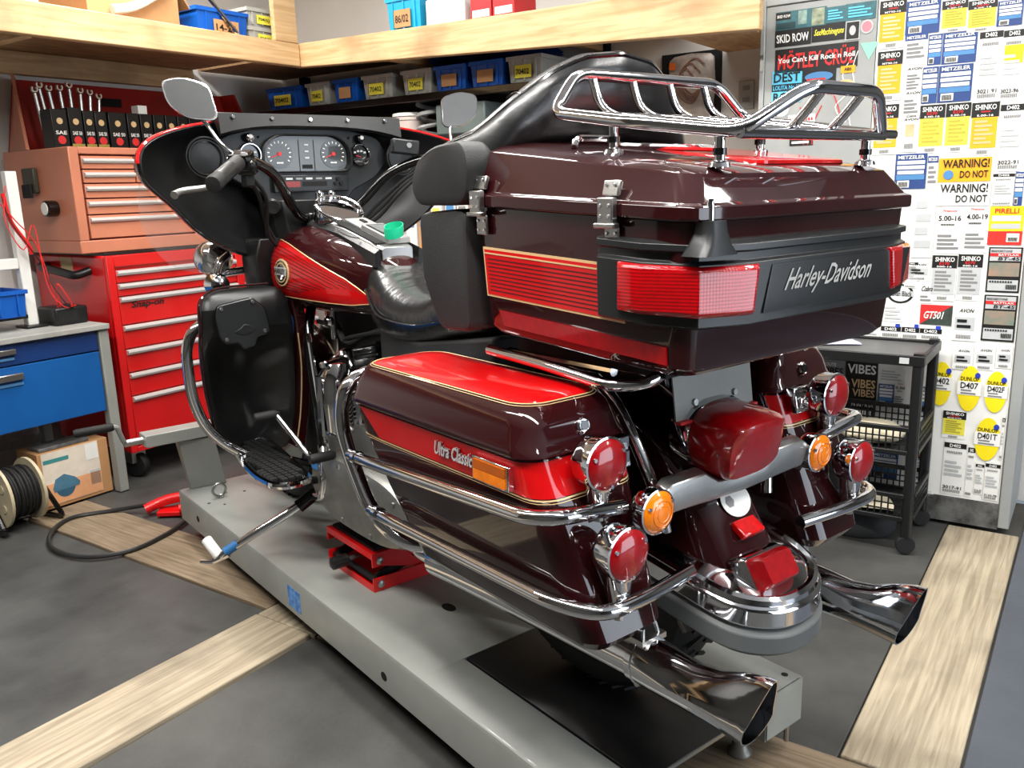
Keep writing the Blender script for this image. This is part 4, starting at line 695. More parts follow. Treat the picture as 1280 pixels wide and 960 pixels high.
# ================================================================ scissor jack
t = thing('scissor_jack', 'red scissor jack with black pad supporting the motorcycle frame', 'jack', (-.07, 2.14, LT))
def channel(z0, z1, lip):
    m = MB().bb((-.20, 2.0, z0), (.05, 2.28, z0+.004)); m.bb((-.20, 2.0, z0), (.05, 2.004, z1)).bb((-.20, 2.276, z0), (.05, 2.28, z1)); return m
part(t, 'base_channel', MB().bb((-.2, 2.0, LT+.0005), (.05, 2.28, LT+.005)).bb((-.2, 2.0, LT+.005), (.05, 2.005, LT+.04)).bb((-.2, 2.275, LT+.005), (.05, 2.28, LT+.04)).bb((-.2, 2.005, LT+.005), (-.196, 2.275, LT+.02)), JACKR)
part(t, 'top_channel', MB().bb((-.2, 2.0, LT+.11), (.05, 2.28, LT+.116)).bb((-.2, 2.0, LT+.075), (.05, 2.005, LT+.11)).bb((-.2, 2.275, LT+.075), (.05, 2.28, LT+.11)).bb((-.2, 2.005, LT+.098), (-.196, 2.275, LT+.11)), JACKR)
part(t, 'rubber_pad', MB().bb((-.185, 2.015, LT+.1165), (.035, 2.265, LT+.124)), RUBBER)
for y, s in ((2.012, 1), (2.262, 1), (2.022, -1), (2.252, -1)):
    part(t, 'scissor_link', MB().box((-.075, y+.003, LT+.058), (.21, .008, .03), Matrix.Rotation(.28*s, 3, 'Y')), JACKR if s > 0 else DARKIN)
for x, z in ((-.178, .022), (-.178, .092), (.03, .022), (.03, .092)):
    p = part(t, 'cross_rod', MB().tube([(x, 2.006, LT+z), (x, 2.274, LT+z)], .011, 10), PLASTIC)
    part(t, 'bolt_head', MB().lathe([(.011, 0), (.011, .004), (.006, .007)], (x, 2.0, LT+z), (0, -1, 0), 14), STEEL, p)
part(t, 'screw', MB().tube([(-.215, 2.14, LT+.058), (.04, 2.14, LT+.058)], .008, 10), STEEL)
part(t, 'socket', MB().lathe([(.014, 0), (.019, .004), (.019, .05), (.013, .054)], (-.205, 2.14, LT+.058), (-1, 0, 0), 16), PLASTIC)
part(t, 'yellow_label', MB().bb((.0, 1.9985, LT+.082), (.045, 1.9998, LT+.105)), YEL2)
# ================================================================ MOTORCYCLE (bike frame: x right, y forward, z up)
bike = thing('motorcycle', 'dark maroon and red touring motorcycle with hard luggage, standing on the grey lift', 'motorcycle', (0, 2.1, LT))
def P(name, mb, m, parent=None, **k): return part(bike, name, mb, m, parent, **k)
def both(name, fn, m, parent=None, **k):
    """build a left part and its mirror image"""
    a = fn(); l = P(name, a, m, parent, **k); r = P(name, a.mirror(), m, parent, **k); return l, r
AX = V(0, 1.30, .512)          # rear axle
FX = V(0, 2.93, .512)          # front axle
def wheel(c, w, R=.32):
    ty = MB(); n = 40; secs = []
    prof = [(R-.10, -w*.38), (R-.06, -w*.5), (R-.025, -w*.48), (R-.006, -w*.3), (R, 0), (R-.006, w*.3), (R-.025, w*.48), (R-.06, w*.5), (R-.10, w*.38)]
    for k in range(n):
        a = 2*PI*k/n; secs.append([c+V(x, r*math.cos(a), r*math.sin(a)) for r, x in prof])
    tire = P('tire', ty.loft(secs, ring=True), RUBBER)
    gr = MB()
    for k in range(48):
        a = 2*PI*k/48
        for s in (-1, 1): gr.box(c+V(s*w*.2, (R-.001)*math.cos(a+.03*s), (R-.001)*math.sin(a+.03*s)), (w*.3, .008, .006), Matrix.Rotation(a+PI/2, 3, 'X') @ Matrix.Rotation(.5*s, 3, 'Z'))
    g = P('tread_blocks', gr, RUBBER, tire); g['kind'] = 'stuff'
    rim = P('rim', MB().lathe([(R-.11, -w*.4), (R-.095, -w*.42), (R-.105, -w*.2), (R-.12, 0), (R-.105, w*.2), (R-.095, w*.42), (R-.11, w*.4)], c, (1, 0, 0), 40), CHROME)
    P('hub', MB().lathe([(.03, -.09), (.05, -.06), (.05, .06), (.03, .09)], c, (1, 0, 0), 24), ALU)
    for k in range(9):
        a = 2*PI*k/9; P('spoke', MB().tube([c+V(0, .045*math.cos(a), .045*math.sin(a)), c+V(0, (R-.112)*math.cos(a), (R-.112)*math.sin(a))], .011, 6), ALU, rim)
wheel(AX, .13); wheel(FX, .13)
# ---- rear fender
def fender(path, hw, drop, crown=.02):
    secs = []
    for (y, z), (ny, nz), w in path:
        s = []
        for k in range(17):
            q = -1+2*k/16; x = w*math.sin(q*PI/2) if abs(q) < .999 else w*q
            d = drop*abs(q)**3.4 + crown*q*q
            s.append(V(x, y-ny*d, z-nz*d))
        inn = [p*1.0 for p in s]; inn = [V(p.x*.97, p.y-ny*.006, p.z-nz*.006) for p in inn]
        secs.append(s+inn[::-1])
    return MB().loft(secs)
def arc_path(c, r, a0, a1, n, w):
    o = []
    for k in range(n+1):
        a = math.radians(a0+(a1-a0)*k/n); d = (-math.cos(a), math.sin(a)); o.append(((c.y+r*d[0], c.z+r*d[1]), d, w))
    return o
fp = arc_path(AX, .405, 105, 33, 12, .105)
for k in range(1, 7):
    q = k/6; fp.append(((.958+(.838-.958)*q, .735+(.545-.735)*q), (-.86+.05*q, .51), .105+.008*q))
rf = P('rear_fender', fender(fp, .105, .13), MAROON)
tip = spline([(-.135, 1.06, .575), (-.135, .93, .555), (-.118, .845, .535), (-.065, .80, .522), (0, .788, .518), (.065, .80, .522), (.118, .845, .535), (.135, .93, .555), (.135, 1.06, .575)], 5)
def strip(path, w0, h0, h1):
    secs = []
    for i, p in enumerate(path):
        t_ = (path[min(i+1, len(path)-1)]-path[max(0, i-1)]).normalized(); n = V(-t_.y, t_.x, 0).normalized(); n = n if n.dot(V(p.x, p.y-1.1, 0)) > 0 else -n
        secs.append([p+n*0+Z*h0, p+n*w0+Z*(h0*.8), p+n*w0+Z*(h1*.8+h0*.2), p+Z*h1, p-n*.008+Z*h1, p-n*.008+Z*h0])
    return MB().loft(secs)
P('fender_tip_rubber', strip(tip, .014, -.048, .004), GREYRUB, rf, bev=.002)
P('fender_tip_chrome', strip([p+Z*.03 for p in tip], .010, -.026, .020), CHROME, rf, bev=.003)
P('fender_tip_plate', MB().loft([[p+Z*.048 for p in tip], [V(p.x*.80, 1.0+(p.y-1.0)*.86, p.z+.064) for p in tip], [V(p.x*.45, 1.0+(p.y-1.0)*.62, p.z+.076) for p in tip]], cap=False, closed=False), CHROME, rf); P('fender_tip_bead', MB().tube([p+Z*.052-(p-V(0, 1.1, p.z))*.02 for p in tip], .011, 8), CHROME, rf)
R_f = Matrix.Rotation(math.radians(-58), 3, 'X')     # fender back slope
ex_f = X; ey_f = V(0, .535, .845); n_f = V(0, -.845, .535)
P('inspection_sticker', MB().prism([(x*.040, y*.033) for x, y in circ(1, 26)], V(.008, .950, .702)+n_f*.013, (ex_f+ey_f*.0), ey_f, n_f*.001), PAPER, rf)
P('sticker_print', MB().prism([(x*.012-.018, y*.012) for x, y in circ(1, 6)], V(.008, .950, .702)+n_f*.0142, ex_f, ey_f, n_f*.0004), GREYI, rf)
rr = P('red_reflector', MB().box(V(.004, .922, .655)+n_f*.018, (.062, .014, .036), R_f), REDGLOW, rf, bev=.003)
fl = P('fender_light_bezel', MB().loft([[V(-.012, .868, .592)+n_f*d+X*x+ey_f*y for x, y in rrect(w, h, .008, 3)] for d, w, h in ((0, .125, .085), (.02, .115, .078), (.028, .105, .070))]), CHROME, rf)
P('fender_light_lens', MB().loft([[V(-.012, .868, .592)+n_f*d+X*x+ey_f*(y*(1)) for x, y in rrect(w, h, .006, 3)] for d, w, h in ((.026, .100, .064), (.05, .088, .054), (.056, .080, .046))]), REDLENS, fl)
# ---- tail lamp, signal bar, number plate bracket
def tl_sec(y, w, h, zc, e=2.6):
    s = []
    for k in range(28):
        a = 2*PI*k/28; c_, s_ = math.cos(a), math.sin(a); ww = w*(1-.18*max(0, -s_))
        s.append(V(ww*math.copysign(abs(c_)**(2/e), c_), y-(.02*s_ if y < .95 else 0), zc+h*math.copysign(abs(s_)**(2/e), s_)))
    return s
tb_ = P('tail_lamp_base', MB().loft([tl_sec(1.02, .088, .070, .832), tl_sec(.985, .092, .072, .830), tl_sec(.975, .088, .069, .830)]), CHROME)
P('tail_lamp_lens', MB().loft([tl_sec(.980, .084, .066, .829, 3), tl_sec(.94, .083, .064, .826, 3.6), tl_sec(.900, .078, .060, .822, 4.2), tl_sec(.890, .074, .055, .820, 4.2), tl_sec(.887, .06, .044, .82, 4)]), REDLENS, tb_)
for s in (-1, 1): P('lens_screw', MB().lathe([(.004, 0), (.004, .003)], (s*.076, .915, .82), (s*.7, -.7, 0), 10), CHROME, tb_)
def bar_sec(x, zb, zt, y=.935): return [V(x, y, zb), V(x, y-.016, zb+.006), V(x, y-.02, (zb+zt)/2), V(x, y-.016, zt-.006), V(x, y, zt), V(x, y+.012, zt), V(x, y+.012, zb)]
sb = P('signal_bar', MB().loft([bar_sec(-.205, .752, .788), bar_sec(-.19, .735, .797), bar_sec(-.105, .732, .797), bar_sec(-.07, .730, .775), bar_sec(0, .728, .768), bar_sec(.07, .730, .775), bar_sec(.105, .732, .797), bar_sec(.19, .735, .797), bar_sec(.205, .752, .788)]), STEEL, bev=.002)
def bullet(c, r, depth, lensm, name, lens='lens', lab=None):
    h = P(name, MB().lathe([(.012, depth+.014), (r*.6, depth+.010), (r*.92, depth), (r*1.0, depth-.008), (r, .006), (r*1.05, .004), (r*1.05, -.002), (r*.97, -.003), (r*.9, .0)], c, (0, 1, 0), 32), CHROME, label=lab)
    P(lens, MB().lathe([(r*.97, .001), (r*.96, -.004), (r*.86, -.0075), (r*.66, -.0115), (r*.36, -.014), (.001, -.015)], c, (0, 1, 0), 32), lensm, h)
    for k in range(3):
        a = .6+k*2.1; P('lens_screw', MB().lathe([(.0035, 0), (.0035, .004)], V(*c)+V(r*.82*math.cos(a), -.0075, r*.82*math.sin(a)), (0, -1, 0), 8), CHROME, h)
    return h
for s in (-1, 1):
    h = bullet((s*.237, .912, .757), .038, .03, AMBER, 'turn_signal', 'amber_lens')
    for q in (.02, .032): P('lens_ring', MB().tube([(s*.237+q*.7*math.cos(a*PI/12), .912-.015+q*.08, .757+q*.7*math.sin(a*PI/12)) for a in range(24)], .0012, 5, True), AMBER, h)
    P('stem', MB().tube([(s*.205, .925, .77), (s*.225, .93, .76)], .014, 10), CHROME, h)
pl = P('number_plate_bracket', MB().add([V(-.108, .985, .872), V(.115, .985, .872), V(.115, 1.0, .985), V(-.108, 1.0, .985), V(-.108, .988, .872), V(.115, .988, .872), V(.115, 1.003, .985), V(-.108, 1.003, .985)], [(0, 1, 2, 3), (7, 6, 5, 4), (0, 4, 5, 1), (3, 2, 6, 7), (0, 3, 7, 4), (1, 5, 6, 2)]), mat('dull_zinc', (.56, .56, .54), .5, .1, var=.08), label='bare grey metal plate without number')
P('bracket_lip', MB().bb((-.108, .974, .868), (.115, .988, .873)), REDI, pl)
for x in (-.055, .06): P('plate_bolt', MB().lathe([(.007, 0), (.006, .004)], (x, .988, .90), (0, -1, .1), 12), STEEL, pl)
# ---- exhausts
def exhaust(x):
    e = P('exhaust_pipe', MB().tube([(x, 1.60, .441), (x, 1.5, .448), (x, 1.2, .462), (x, .93, .472)], .043, 24), CHROME)
    P('clamp_ring', MB().lathe([(.0425, -.008), (.047, -.006), (.047, .006), (.0425, .008)], (x, .945, .4715), (0, 1, 0), 28), CHROME, e); P('clamp_bolt', MB().tube([(x-.02, .945, .428), (x+.005, .945, .425)], .006, 8), STEEL, e)
    secs = []; ins = []
    rows = [(.95, .0455, .4265, .5175, 0), (.90, .0445, .426, .5185, 0), (.86, .041, .427, .516, .002), (.82, .036, .427, .514, .004), (.78, .032, .426, .522, .006), (.745, .030, .424, .540, .006), (.715, .029, .422, .551, .002), (.70, .029, .421, .552, 0)]
    def sec(y, w, zb, zt, sl, sh=0):
        s = []; zc = zb+.044
        for k in range(32):
            a = 2*PI*k/32; c_, s_ = math.cos(a), math.sin(a)
            if s_ < 0: ww = .044-(.044-w)*.25; p = V(x+(ww-sh)*c_, y, zc+(.044-sh)*s_)
            else:
                hh = zt-zc-sh; ww = (.044-(.044-w)*.25)*(1-s_**.7)+w*.62*(s_**.7) if y < .9 else .044
                p = V(x+(ww-sh)*math.copysign(abs(c_)**(.8 if y < .88 else 1), c_), y, zc+hh*s_)
            if y < .80:
                q = (.80-y)/.10; p.y += q*(.018-.042*((p.z-.42)/.13))
            s.append(p)
        return s
    for r in rows: secs.append(sec(*r))
    for r in rows[::-1][:6]: ins.append(sec(*r, sh=.003))
    P('fishtail_tip', MB().loft(secs+ins, cap=False), CHROME, e); P('fishtail_inside', MB().loft([sec(*r, sh=.004) for r in rows[2:6]], cap=True), DARKIN, e)
    P('hanger', MB().tube(spline([(x-.02, .93, .515), (x-.012, .935, .545), (x+.012, .935, .545), (x+.02, .93, .515)], 4), .004, 6), STEEL, e); P('hanger_plate', MB().bb((x-.03, .92, .512), (x+.03, 1.0, .522)), STEEL, e)
exhaust(-.232); exhaust(.232)
# ---- saddlebags: plan is a rounded box that changes with height
def bag_dims(z):
    """xo outer, xi inner, yr rear, yf front (left bag, x negative)"""
    T = [(.545, (-.392, -.225, .905, 1.40)), (.57, (-.400, -.22, .897, 1.43)), (.70, (-.418, -.215, .945, 1.52)), (.80, (-.430, -.21, .982, 1.58)), (.862, (-.437, -.205, 1.005, 1.60)), (.868, (-.441, -.20, 1.0, 1.605)), (.89, (-.438, -.205, 1.01, 1.60)), (.925, (-.425, -.215, 1.04, 1.575)), (.945, (-.40, -.24, 1.075, 1.545)), (.952, (-.37, -.27, 1.11, 1.50))]
    if z <= T[0][0]: return T[0][1]
    for (a, va), (b, vb) in zip(T, T[1:]):
        if z <= b: k = (z-a)/(b-a); return tuple(p+(q-p)*k for p, q in zip(va, vb))
    return T[-1][1]
def bag_ring(z, off=0., r=.045, n=6, tilt=True):
    xo, xi, yr, yf = bag_dims(z); w = xi-xo; L = yf-yr; cx = (xo+xi)/2; cy = (yr+yf)/2
    return [V(cx+x, cy+y, z) for x, y in rrect(w+2*off, L+2*off, min(r, w*.45)+off, n)]
def bag_side(side):
    f_ = (lambda m: m) if side < 0 else (lambda m: m.mirror())
    zb = [.545, .57, .65, .70, .75, .80, .83, .862]
    body = P('saddlebag', f_(MB().loft([bag_ring(.548, -.012)]+[bag_ring(z) for z in zb[1:]])), MAROON, label='%s hard saddlebag, dark maroon with a red band' % ('left' if side < 0 else 'right'))
    lid = P('lid', f_(MB().loft([bag_ring(.8635, .002), bag_ring(.868, .003), bag_ring(.878, .003), bag_ring(.884, 0)]+[[V(-.322+x, 1.305+y, z) for x, y in rrect(w, L, min(.05, w*.35), 6)] for z, w, L in ((.912, .222, .585), (.932, .206, .565), (.944, .184, .538), (.950, .152, .495), (.953, .08, .38))])), MAROON, body, smooth=50)
    # outer walk of the ring: rear-inner .. rear-outer .. front-outer
    def walk(z, off):
        r = bag_ring(z, off); n = len(r)
        # rrect order: +x+y corner, -x+y, -x-y, +x-y ; outer is -x
        return [r[i] for i in range(8, 26)]
    def band(z0, z1, name, m, off, y_cut=1.56):
        a, b = walk(z0, off), walk(z1, off); mb = MB(); secs = []
        for p, q in zip(a, b): secs.append([p, q])
        # trim front: clamp y so the band ends in a slant
        for k, s in enumerate(secs):
            for i in (0, 1):
                lim = y_cut-(.07 if i == 0 else 0)
                if s[i].y > lim: s[i] = V(s[i].x, lim, s[i].z)
        vs = [p for s in secs for p in s]; fs = [(2*i, 2*i+1, 2*i+3, 2*i+2) for i in range(len(secs)-1)]
        return P(name, f_(mb.add(vs, fs)), m, body)
    band(.802, .860, 'red_band', RED, .0012); band(.7975, .8003, 'pinstripe', GOLD, .0014); band(.7935, .7947, 'pinstripe', GOLD, .0014, 1.54)
    def crown_band(w, L, r, z0, hgt, m, name):
        o = rrect(w, L, r, 7); P(name, f_(MB().tube([V(-.322+x, 1.305+y, z0) for x, y in o], hgt, 5, True)), m, lid)
    red = MB().loft([[V(-.322+x, 1.305+y, z) for x, y in rrect(w, L, min(.05, w*.35), 6)] for z, w, L in ((.9440, .176, .526), (.9478, .173, .522), (.9516, .150, .492), (.9545, .08, .38))])
    P('red_lid_panel', f_(red), RED, lid); crown_band(.180, .532, .05, .9462, .0011, GOLD, 'pinstripe'); crown_band(.188, .542, .054, .9435, .0007, GOLD, 'pinstripe')
    P('lock', f_(MB().lathe([(.014, 0), (.014, .006), (.011, .009), (.011, .007)], (-.315, 1.012, .902), (0, -1, .25), 20).lathe([(.009, .0), (.009, .0085)], (-.315, 1.012, .902), (0, -1, .25), 16)), CHROME, lid)
    P('keyhole', f_(MB().lathe([(.0085, 0), (.0085, .0012)], (-.315, 1.0035, .9042), (0, -1, .25), 16)), BLACK, lid)
    P('latch', f_(MB().box((-.262, .985, .868), (.05, .02, .02)).box((-.262, .978, .846), (.042, .014, .045), Matrix.Rotation(-.2, 3, 'X')).box((-.262, .968, .846), (.03, .008, .022))), CHROME, body, bev=.003)
    if side < 0:
        x = -.4375
        rf_ = P('amber_reflector', MB().bb((x-.010, 1.045, .806), (x+.004, 1.145, .850)), CHROME, body, bev=.002)
        P('reflector_lens', MB().bb((x-.013, 1.052, .811), (x-.009, 1.138, .829)), AMBER, rf_); P('reflector_lens', MB().bb((x-.013, 1.052, .830), (x-.009, 1.138, .846)), mat('dark_amber_lens', (.72, .34, .02), .12, coat=1), rf_)
        q = text_mb('Ultra Classic', (x-.004, 1.272, .822), -Y, Z, .118, .026, .02, .2); q2 = MB().add(q.v+[p+V(.004, 0, 0) for p in q.v], q.f+[tuple(reversed([i+len(q.v) for i in g])) for g in q.f]); 
        P('chrome_script', q2, mat('silver_script', (.82, .82, .82), .3, .3), body)
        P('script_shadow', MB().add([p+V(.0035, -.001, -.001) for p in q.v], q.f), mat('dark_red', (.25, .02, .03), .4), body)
    P('chrome_bracket', f_(MB().box((-.39, 1.60, .83), (.06, .02, .05)).box((-.40, 1.615, .85), (.03, .03, .02))), CHROME, body, bev=.004)
bag_side(-1); bag_side(1)
# ---- saddlebag guard rails with marker lamps
def guard(s):
    f_ = (lambda m: m) if s < 0 else (lambda m: m.mirror())
    g = P('saddlebag_guard', f_(MB().tube(fillet([(-.20, 1.66, .865), (-.33, 1.69, .90), (-.405, 1.68, .88), (-.418, 1.69, .80), (-.418, 1.66, .73), (-.42, 1.57, .615), (-.39, 1.49, .555), (-.27, 1.46, .53), (-.18, 1.5, .52)], .06, 6), .0165, 14)), CHROME)
    P('upper_rail', f_(MB().tube(fillet([(-.418, 1.665, .725), (-.445, 1.50, .748), (-.455, .99, .783), (-.43, .938, .79), (-.36, .940, .782), (-.282, .948, .768)], .06, 7), .013, 12)), CHROME, g)
    P('lower_rail', f_(MB().tube(fillet([(-.42, 1.575, .62), (-.435, 1.48, .632), (-.437, .95, .645), (-.40, .875, .64), (-.30, .88, .635), (-.165, .90, .632)], .07, 7), .013, 12)), CHROME, g)
    P('rail_clamp', f_(MB().lathe([(.0165, -.008), (.0165, .008)], (-.428, 1.60, .733), (.1, 1, -.1), 16)), CHROME, g); P('rail_clamp', f_(MB().lathe([(.0165, -.008), (.0165, .008)], (-.43, 1.52, .628), (.1, 1, -.1), 16)), CHROME, g)
    for c, rz in (((-.330, .938, .855), .79), ((-.341, .880, .722), .64)):
        h = bullet((s*-c[0] if s > 0 else c[0], c[1], c[2]), .044, .04, REDLENS, 'marker_lamp', 'red_lens', None)
        st = MB().loft([[V(c[0]+x, c[1]+.02+y, z) for x, y in rrect(w, d, min(w, d)*.4, 4)] for z, w, d in ((c[2]-.034, .046, .036), (rz+.022, .040, .036), (rz-.012, .032, .034), (rz-.026, .018, .018))])
        P('lamp_stalk', f_(st), CHROME, h)
        P('stalk_bolt', f_(MB().lathe([(.009, 0), (.009, .01)], (c[0], c[1]+.02, rz-.036), (0, 0, 1), 6)), STEEL, h)
guard(-1); guard(1)
# ---- top box (sloping slightly down to the rear)
def tz(y, z): return z+(y-.80)*.047
def tp_plan(y0, y1, w, r, off=0.):
    L = y1-y0; return [(x, (y0+y1)/2+y) for x, y in rrect(w+2*off, L+2*off, r+off, 5)]
def tsec(y0, y1, w, r, z, off=0.): return [V(x, y, tz(y, z)) for x, y in tp_plan(y0, y1, w, r, off)]
tpb = P('top_box', MB().loft([tsec(.87, 1.27, .48, .05, .998), tsec(.828, 1.29, .56, .035, 1.004), tsec(.816, 1.30, .582, .03, 1.018), tsec(.810, 1.305, .592, .03, 1.09), tsec(.803, 1.31, .60, .028, 1.17), tsec(.80, 1.31, .604, .026, 1.235)]), MAROON, label='large maroon rear top box')
def lz(y, k):  # extra slope of the lid top
    return (y-.80)*k
def lsec(y0, y1, w, r, z, k): return [V(x, y, z+(y-.80)*k) for x, y in tp_plan(y0, y1, w, r)]
lid = P('lid', MB().loft([lsec(.790, 1.32, .622, .028, 1.2365, .047), lsec(.788, 1.32, .626, .028, 1.240, .047), lsec(.788, 1.32, .626, .028, 1.258, .047), lsec(.796, 1.315, .608, .03, 1.262, .047), lsec(.822, 1.312, .556, .035, 1.300, .116), lsec(.84, 1.31, .52, .045, 1.306, .122), lsec(.90, 1.30, .42, .08, 1.312, .128), lsec(.98, 1.25, .2, .08, 1.314, .13)]), MAROON, tpb, smooth=16, bev=.003)
# raised red lid strip between the rack posts
P('red_lid_strip', MB().loft([[V(x+.07, y, 1.3130+(y-.80)*.130+d) for x, y in tp_plan(.862, 1.10, w, .03)] for d, w in ((-.004, .272), (.0012, .268), (.0016, .26))]), RED, lid)
# side bands
for s in (-1, 1):
    def bandq(y0, y1, z0, z1, off, m, name, par=tpb, ins=.0):
        xs = lambda z: s*(.295+(z-1.09)*.075+off) if z > 1.09 else s*(.290+(z-1.018)*.0695+off)
        a = [V(xs(z0), y0, tz(y0, z0)), V(xs(z0), y1-ins, tz(y1, z0)), V(xs(z1), y1, tz(y1, z1)), V(xs(z1), y0, tz(y0, z1))]; b = [p-V(s*.004, 0, 0) for p in a]
        return P(name, MB().add(a+b, [(0, 1, 2, 3), (7, 6, 5, 4), (0, 4, 5, 1), (1, 5, 6, 2), (2, 6, 7, 3), (3, 7, 4, 0)]), m, par)
    bandq(.93, 1.287, 1.073, 1.164, .0015, GOLD, 'pinstripe_panel'); bandq(.93, 1.283, 1.077, 1.160, .0022, RED, 'red_side_panel')
    for k in range(9): bandq(.935, 1.275, 1.0845+.0072*k, 1.0867+.0072*k, .0026, mat('dark_red_line', (.30, .01, .02), .3, coat=.5), 'louvre_line')
    bandq(.93, 1.283, 1.152, 1.1545, .003, GOLD, 'pinstripe')
    bandq(.845, 1.25, 1.022, 1.050, .004, REDLENS, 'red_reflector_strip', ins=.01)
    for y in (.945, 1.278):
        c = P('lid_clasp', MB().box((s*.307, y, tz(y, 1.279)), (.008, .034, .024), Matrix.Rotation(-.25*s, 3, 'Y')).box((s*.319, y, tz(y, 1.246)), (.012, .032, .040)).box((s*.321, y, tz(y, 1.224)), (.014, .044, .008)).box((s*.3075, y, tz(y, 1.204)), (.006, .030, .036)), STEEL, tpb, bev=.002)
        for dz in (.284, .254, .238, .212, .196):
            for dy in (-.009, .009): P('rivet', MB().lathe([(.0032, 0), (.0025, .002)], (s*(.325 if .22 < dz < .26 else .3108), y+dy, tz(y, 1+dz)), (s, 0, 0), 8), CHROME, c)
# rear light housing wrapping the corners
def wrap(off, back):
    pts = [(-.300, .985), (-.318-off, .965), (-.320-off, .87), (-.285-off*.7, .795-off*.7), (-.20, .772-off), (.20, .772-off), (.285+off*.7, .795-off*.7), (.320+off, .87), (.318+off, .965), (.300, .985)]
    return pts
def wsec(off, z): return [V(x, y, tz(y, z)) for x, y in wrap(off, 0)]+[V(x*.9, max(y, .84)+.02, tz(y, z)) for x, y in wrap(off, 0)[::-1]]
hs = P('rear_light_housing', MB().loft([wsec(-.012, 1.080), wsec(.002, 1.085), wsec(.004, 1.176), wsec(-.004, 1.180), wsec(-.004, 1.192), wsec(.004, 1.194), wsec(.004, 1.204), wsec(-.016, 1.208)]), PLASTIC2, tpb, bev=.002)
P('panel_recess', MB().add([V(-.17, .7665, tz(.766, 1.098)), V(.235, .7665, tz(.766, 1.098)), V(.255, .7665, tz(.766, 1.170)), V(-.15, .7665, tz(.766, 1.170)), V(-.165, .7655, tz(.766, 1.101)), V(.231, .7655, tz(.766, 1.101)), V(.250, .7655, tz(.766, 1.167)), V(-.147, .7655, tz(.766, 1.167))], [(4, 5, 6, 7), (0, 1, 5, 4), (1, 2, 6, 5), (2, 3, 7, 6), (3, 0, 4, 7)]), PLASTIC, hs)
q = text_mb('Harley-Davidson', (-.128, .7640, 1.117), X, Z, .238, .042, .010, .6)
def _sc(q):
    m = MB().add(q.v+[p+V(0, .002, 0) for p in q.v], q.f+[tuple(reversed([i+len(q.v) for i in g])) for g in q.f]); return m
P('silver_lettering', _sc(q), mat('silver_print', (.80, .80, .78), .3, .4), hs)
def lens_patch(s):
    pts = [(-.325, .918), (-.326, .872), (-.290, .792), (-.215, .7685), (-.195, .7665)]
    o = MB(); a = []; b = []
    N = len(pts)
    secs = []
    for i, (x, y) in enumerate(pts):
        zt = 1.174; zb = 1.100; off = .0; x *= 1
        inset = V(.006, .01, 0)
        sh = (.022*(i-3) if i >= 3 else 0)
        secs.append([V(x-.0015, y-.0015, tz(y, zb)), V(x-.006, y-.006, tz(y, zb+.006)), V(x-.006, y-.006, tz(y, zt-.006)), V(x-.0015, y-.0015, tz(y, zt)), V(x+.012, y+.012, tz(y, zt)), V(x+.012, y+.012, tz(y, zb))])
    secs[-1] = [p+V(.012*(p.z-1.094)/.076, 0, 0) for p in secs[-1]]
    m = MB().loft(secs); return m if s < 0 else m.mirror()
for s in (-1, 1):
    l = P('corner_lamp_lens', lens_patch(s), RIBLENS, hs, bev=.002)
ab = P('aerial_mount', MB().loft([[V(-.268+x*w, .79+y*d, tz(.79, z)) for x, y in rrect(1, 1, .25, 4)] for z, w, d in ((1.190, .085, .05), (1.205, .056, .046), (1.222, .042, .04), (1.238, .038, .036))]), PLASTIC2, hs); P('aerial_stub', MB().lathe([(.006, 0), (.006, .02), (.004, .03)], (-.268, .79, 1.238), n=12), CHROME, ab)
# under-box tubes
for s in (-1, 1):
    P('box_support_tube', MB().tube(fillet([(s*.27, 1.32, .985), (s*.275, 1.15, .98), (s*.27, .985, .965), (s*.22, .945, .97), (s*.18, .95, .985)], .05), .011, 10), CHROME, tpb)
    P('support_arm', MB().tube([(s*.19, 1.36, .965), (s*.2, 1.05, .97)], .009, 8), CHROME, tpb)
P('box_floor_frame', MB().bb((-.2, .93, .975), (.2, 1.32, .998)), DARKIN, tpb)
for s in (-1, 1): P('fender_strut', MB().tube(spline([(s*.15, 1.20, .96), (s*.165, 1.08, .90), (s*.16, .99, .76), (s*.15, .97, .68)], 5), .012, 10), CHROME)
# ---- luggage rack
def rz_(y): return 1.357+(y-.78)*.155
rk = P('luggage_rack', MB().tube(fillet([(-.26, 1.13, rz_(1.13)), (-.19, 1.15, 1.48), (.19, 1.15, 1.48), (.26, 1.13, rz_(1.13)), (.255, .95, rz_(.95)), (.195, .80, rz_(.80)), (.095, .755, 1.423), (-.095, .755, 1.423), (-.195, .80, rz_(.80)), (-.255, .95, rz_(.95))], .03, 5, True), .0105, 12, True), CHROME)
for x in (-.15, -.05, .05, .15):
    P('rack_bar', MB().tube(fillet([(x, 1.15, 1.474), (x, 1.135, 1.43), (x, 1.10, rz_(1.10)), (x, .80, rz_(.80))], .025), .008, 10), CHROME, rk)
for x in (-.055, .055): P('rack_bar', MB().tube(fillet([(x, .758, 1.420), (x, .79, 1.385), (x, .82, rz_(.80))], .02), .008, 10), CHROME, rk)
P('rack_cross_bar', MB().tube([(-.195, .80, rz_(.80)), (.20, .80, rz_(.80))], .0095, 10), CHROME, rk); P('rack_cross_bar', MB().tube([(-.25, 1.08, rz_(1.08)), (.25, 1.08, rz_(1.08))], .008, 10), CHROME, rk)
P('rack_tail_pin', MB().tube([(.18, .80, rz_(.80)+.002), (.235, .80, rz_(.80)+.002)], .0085, 10), CHROME, rk)
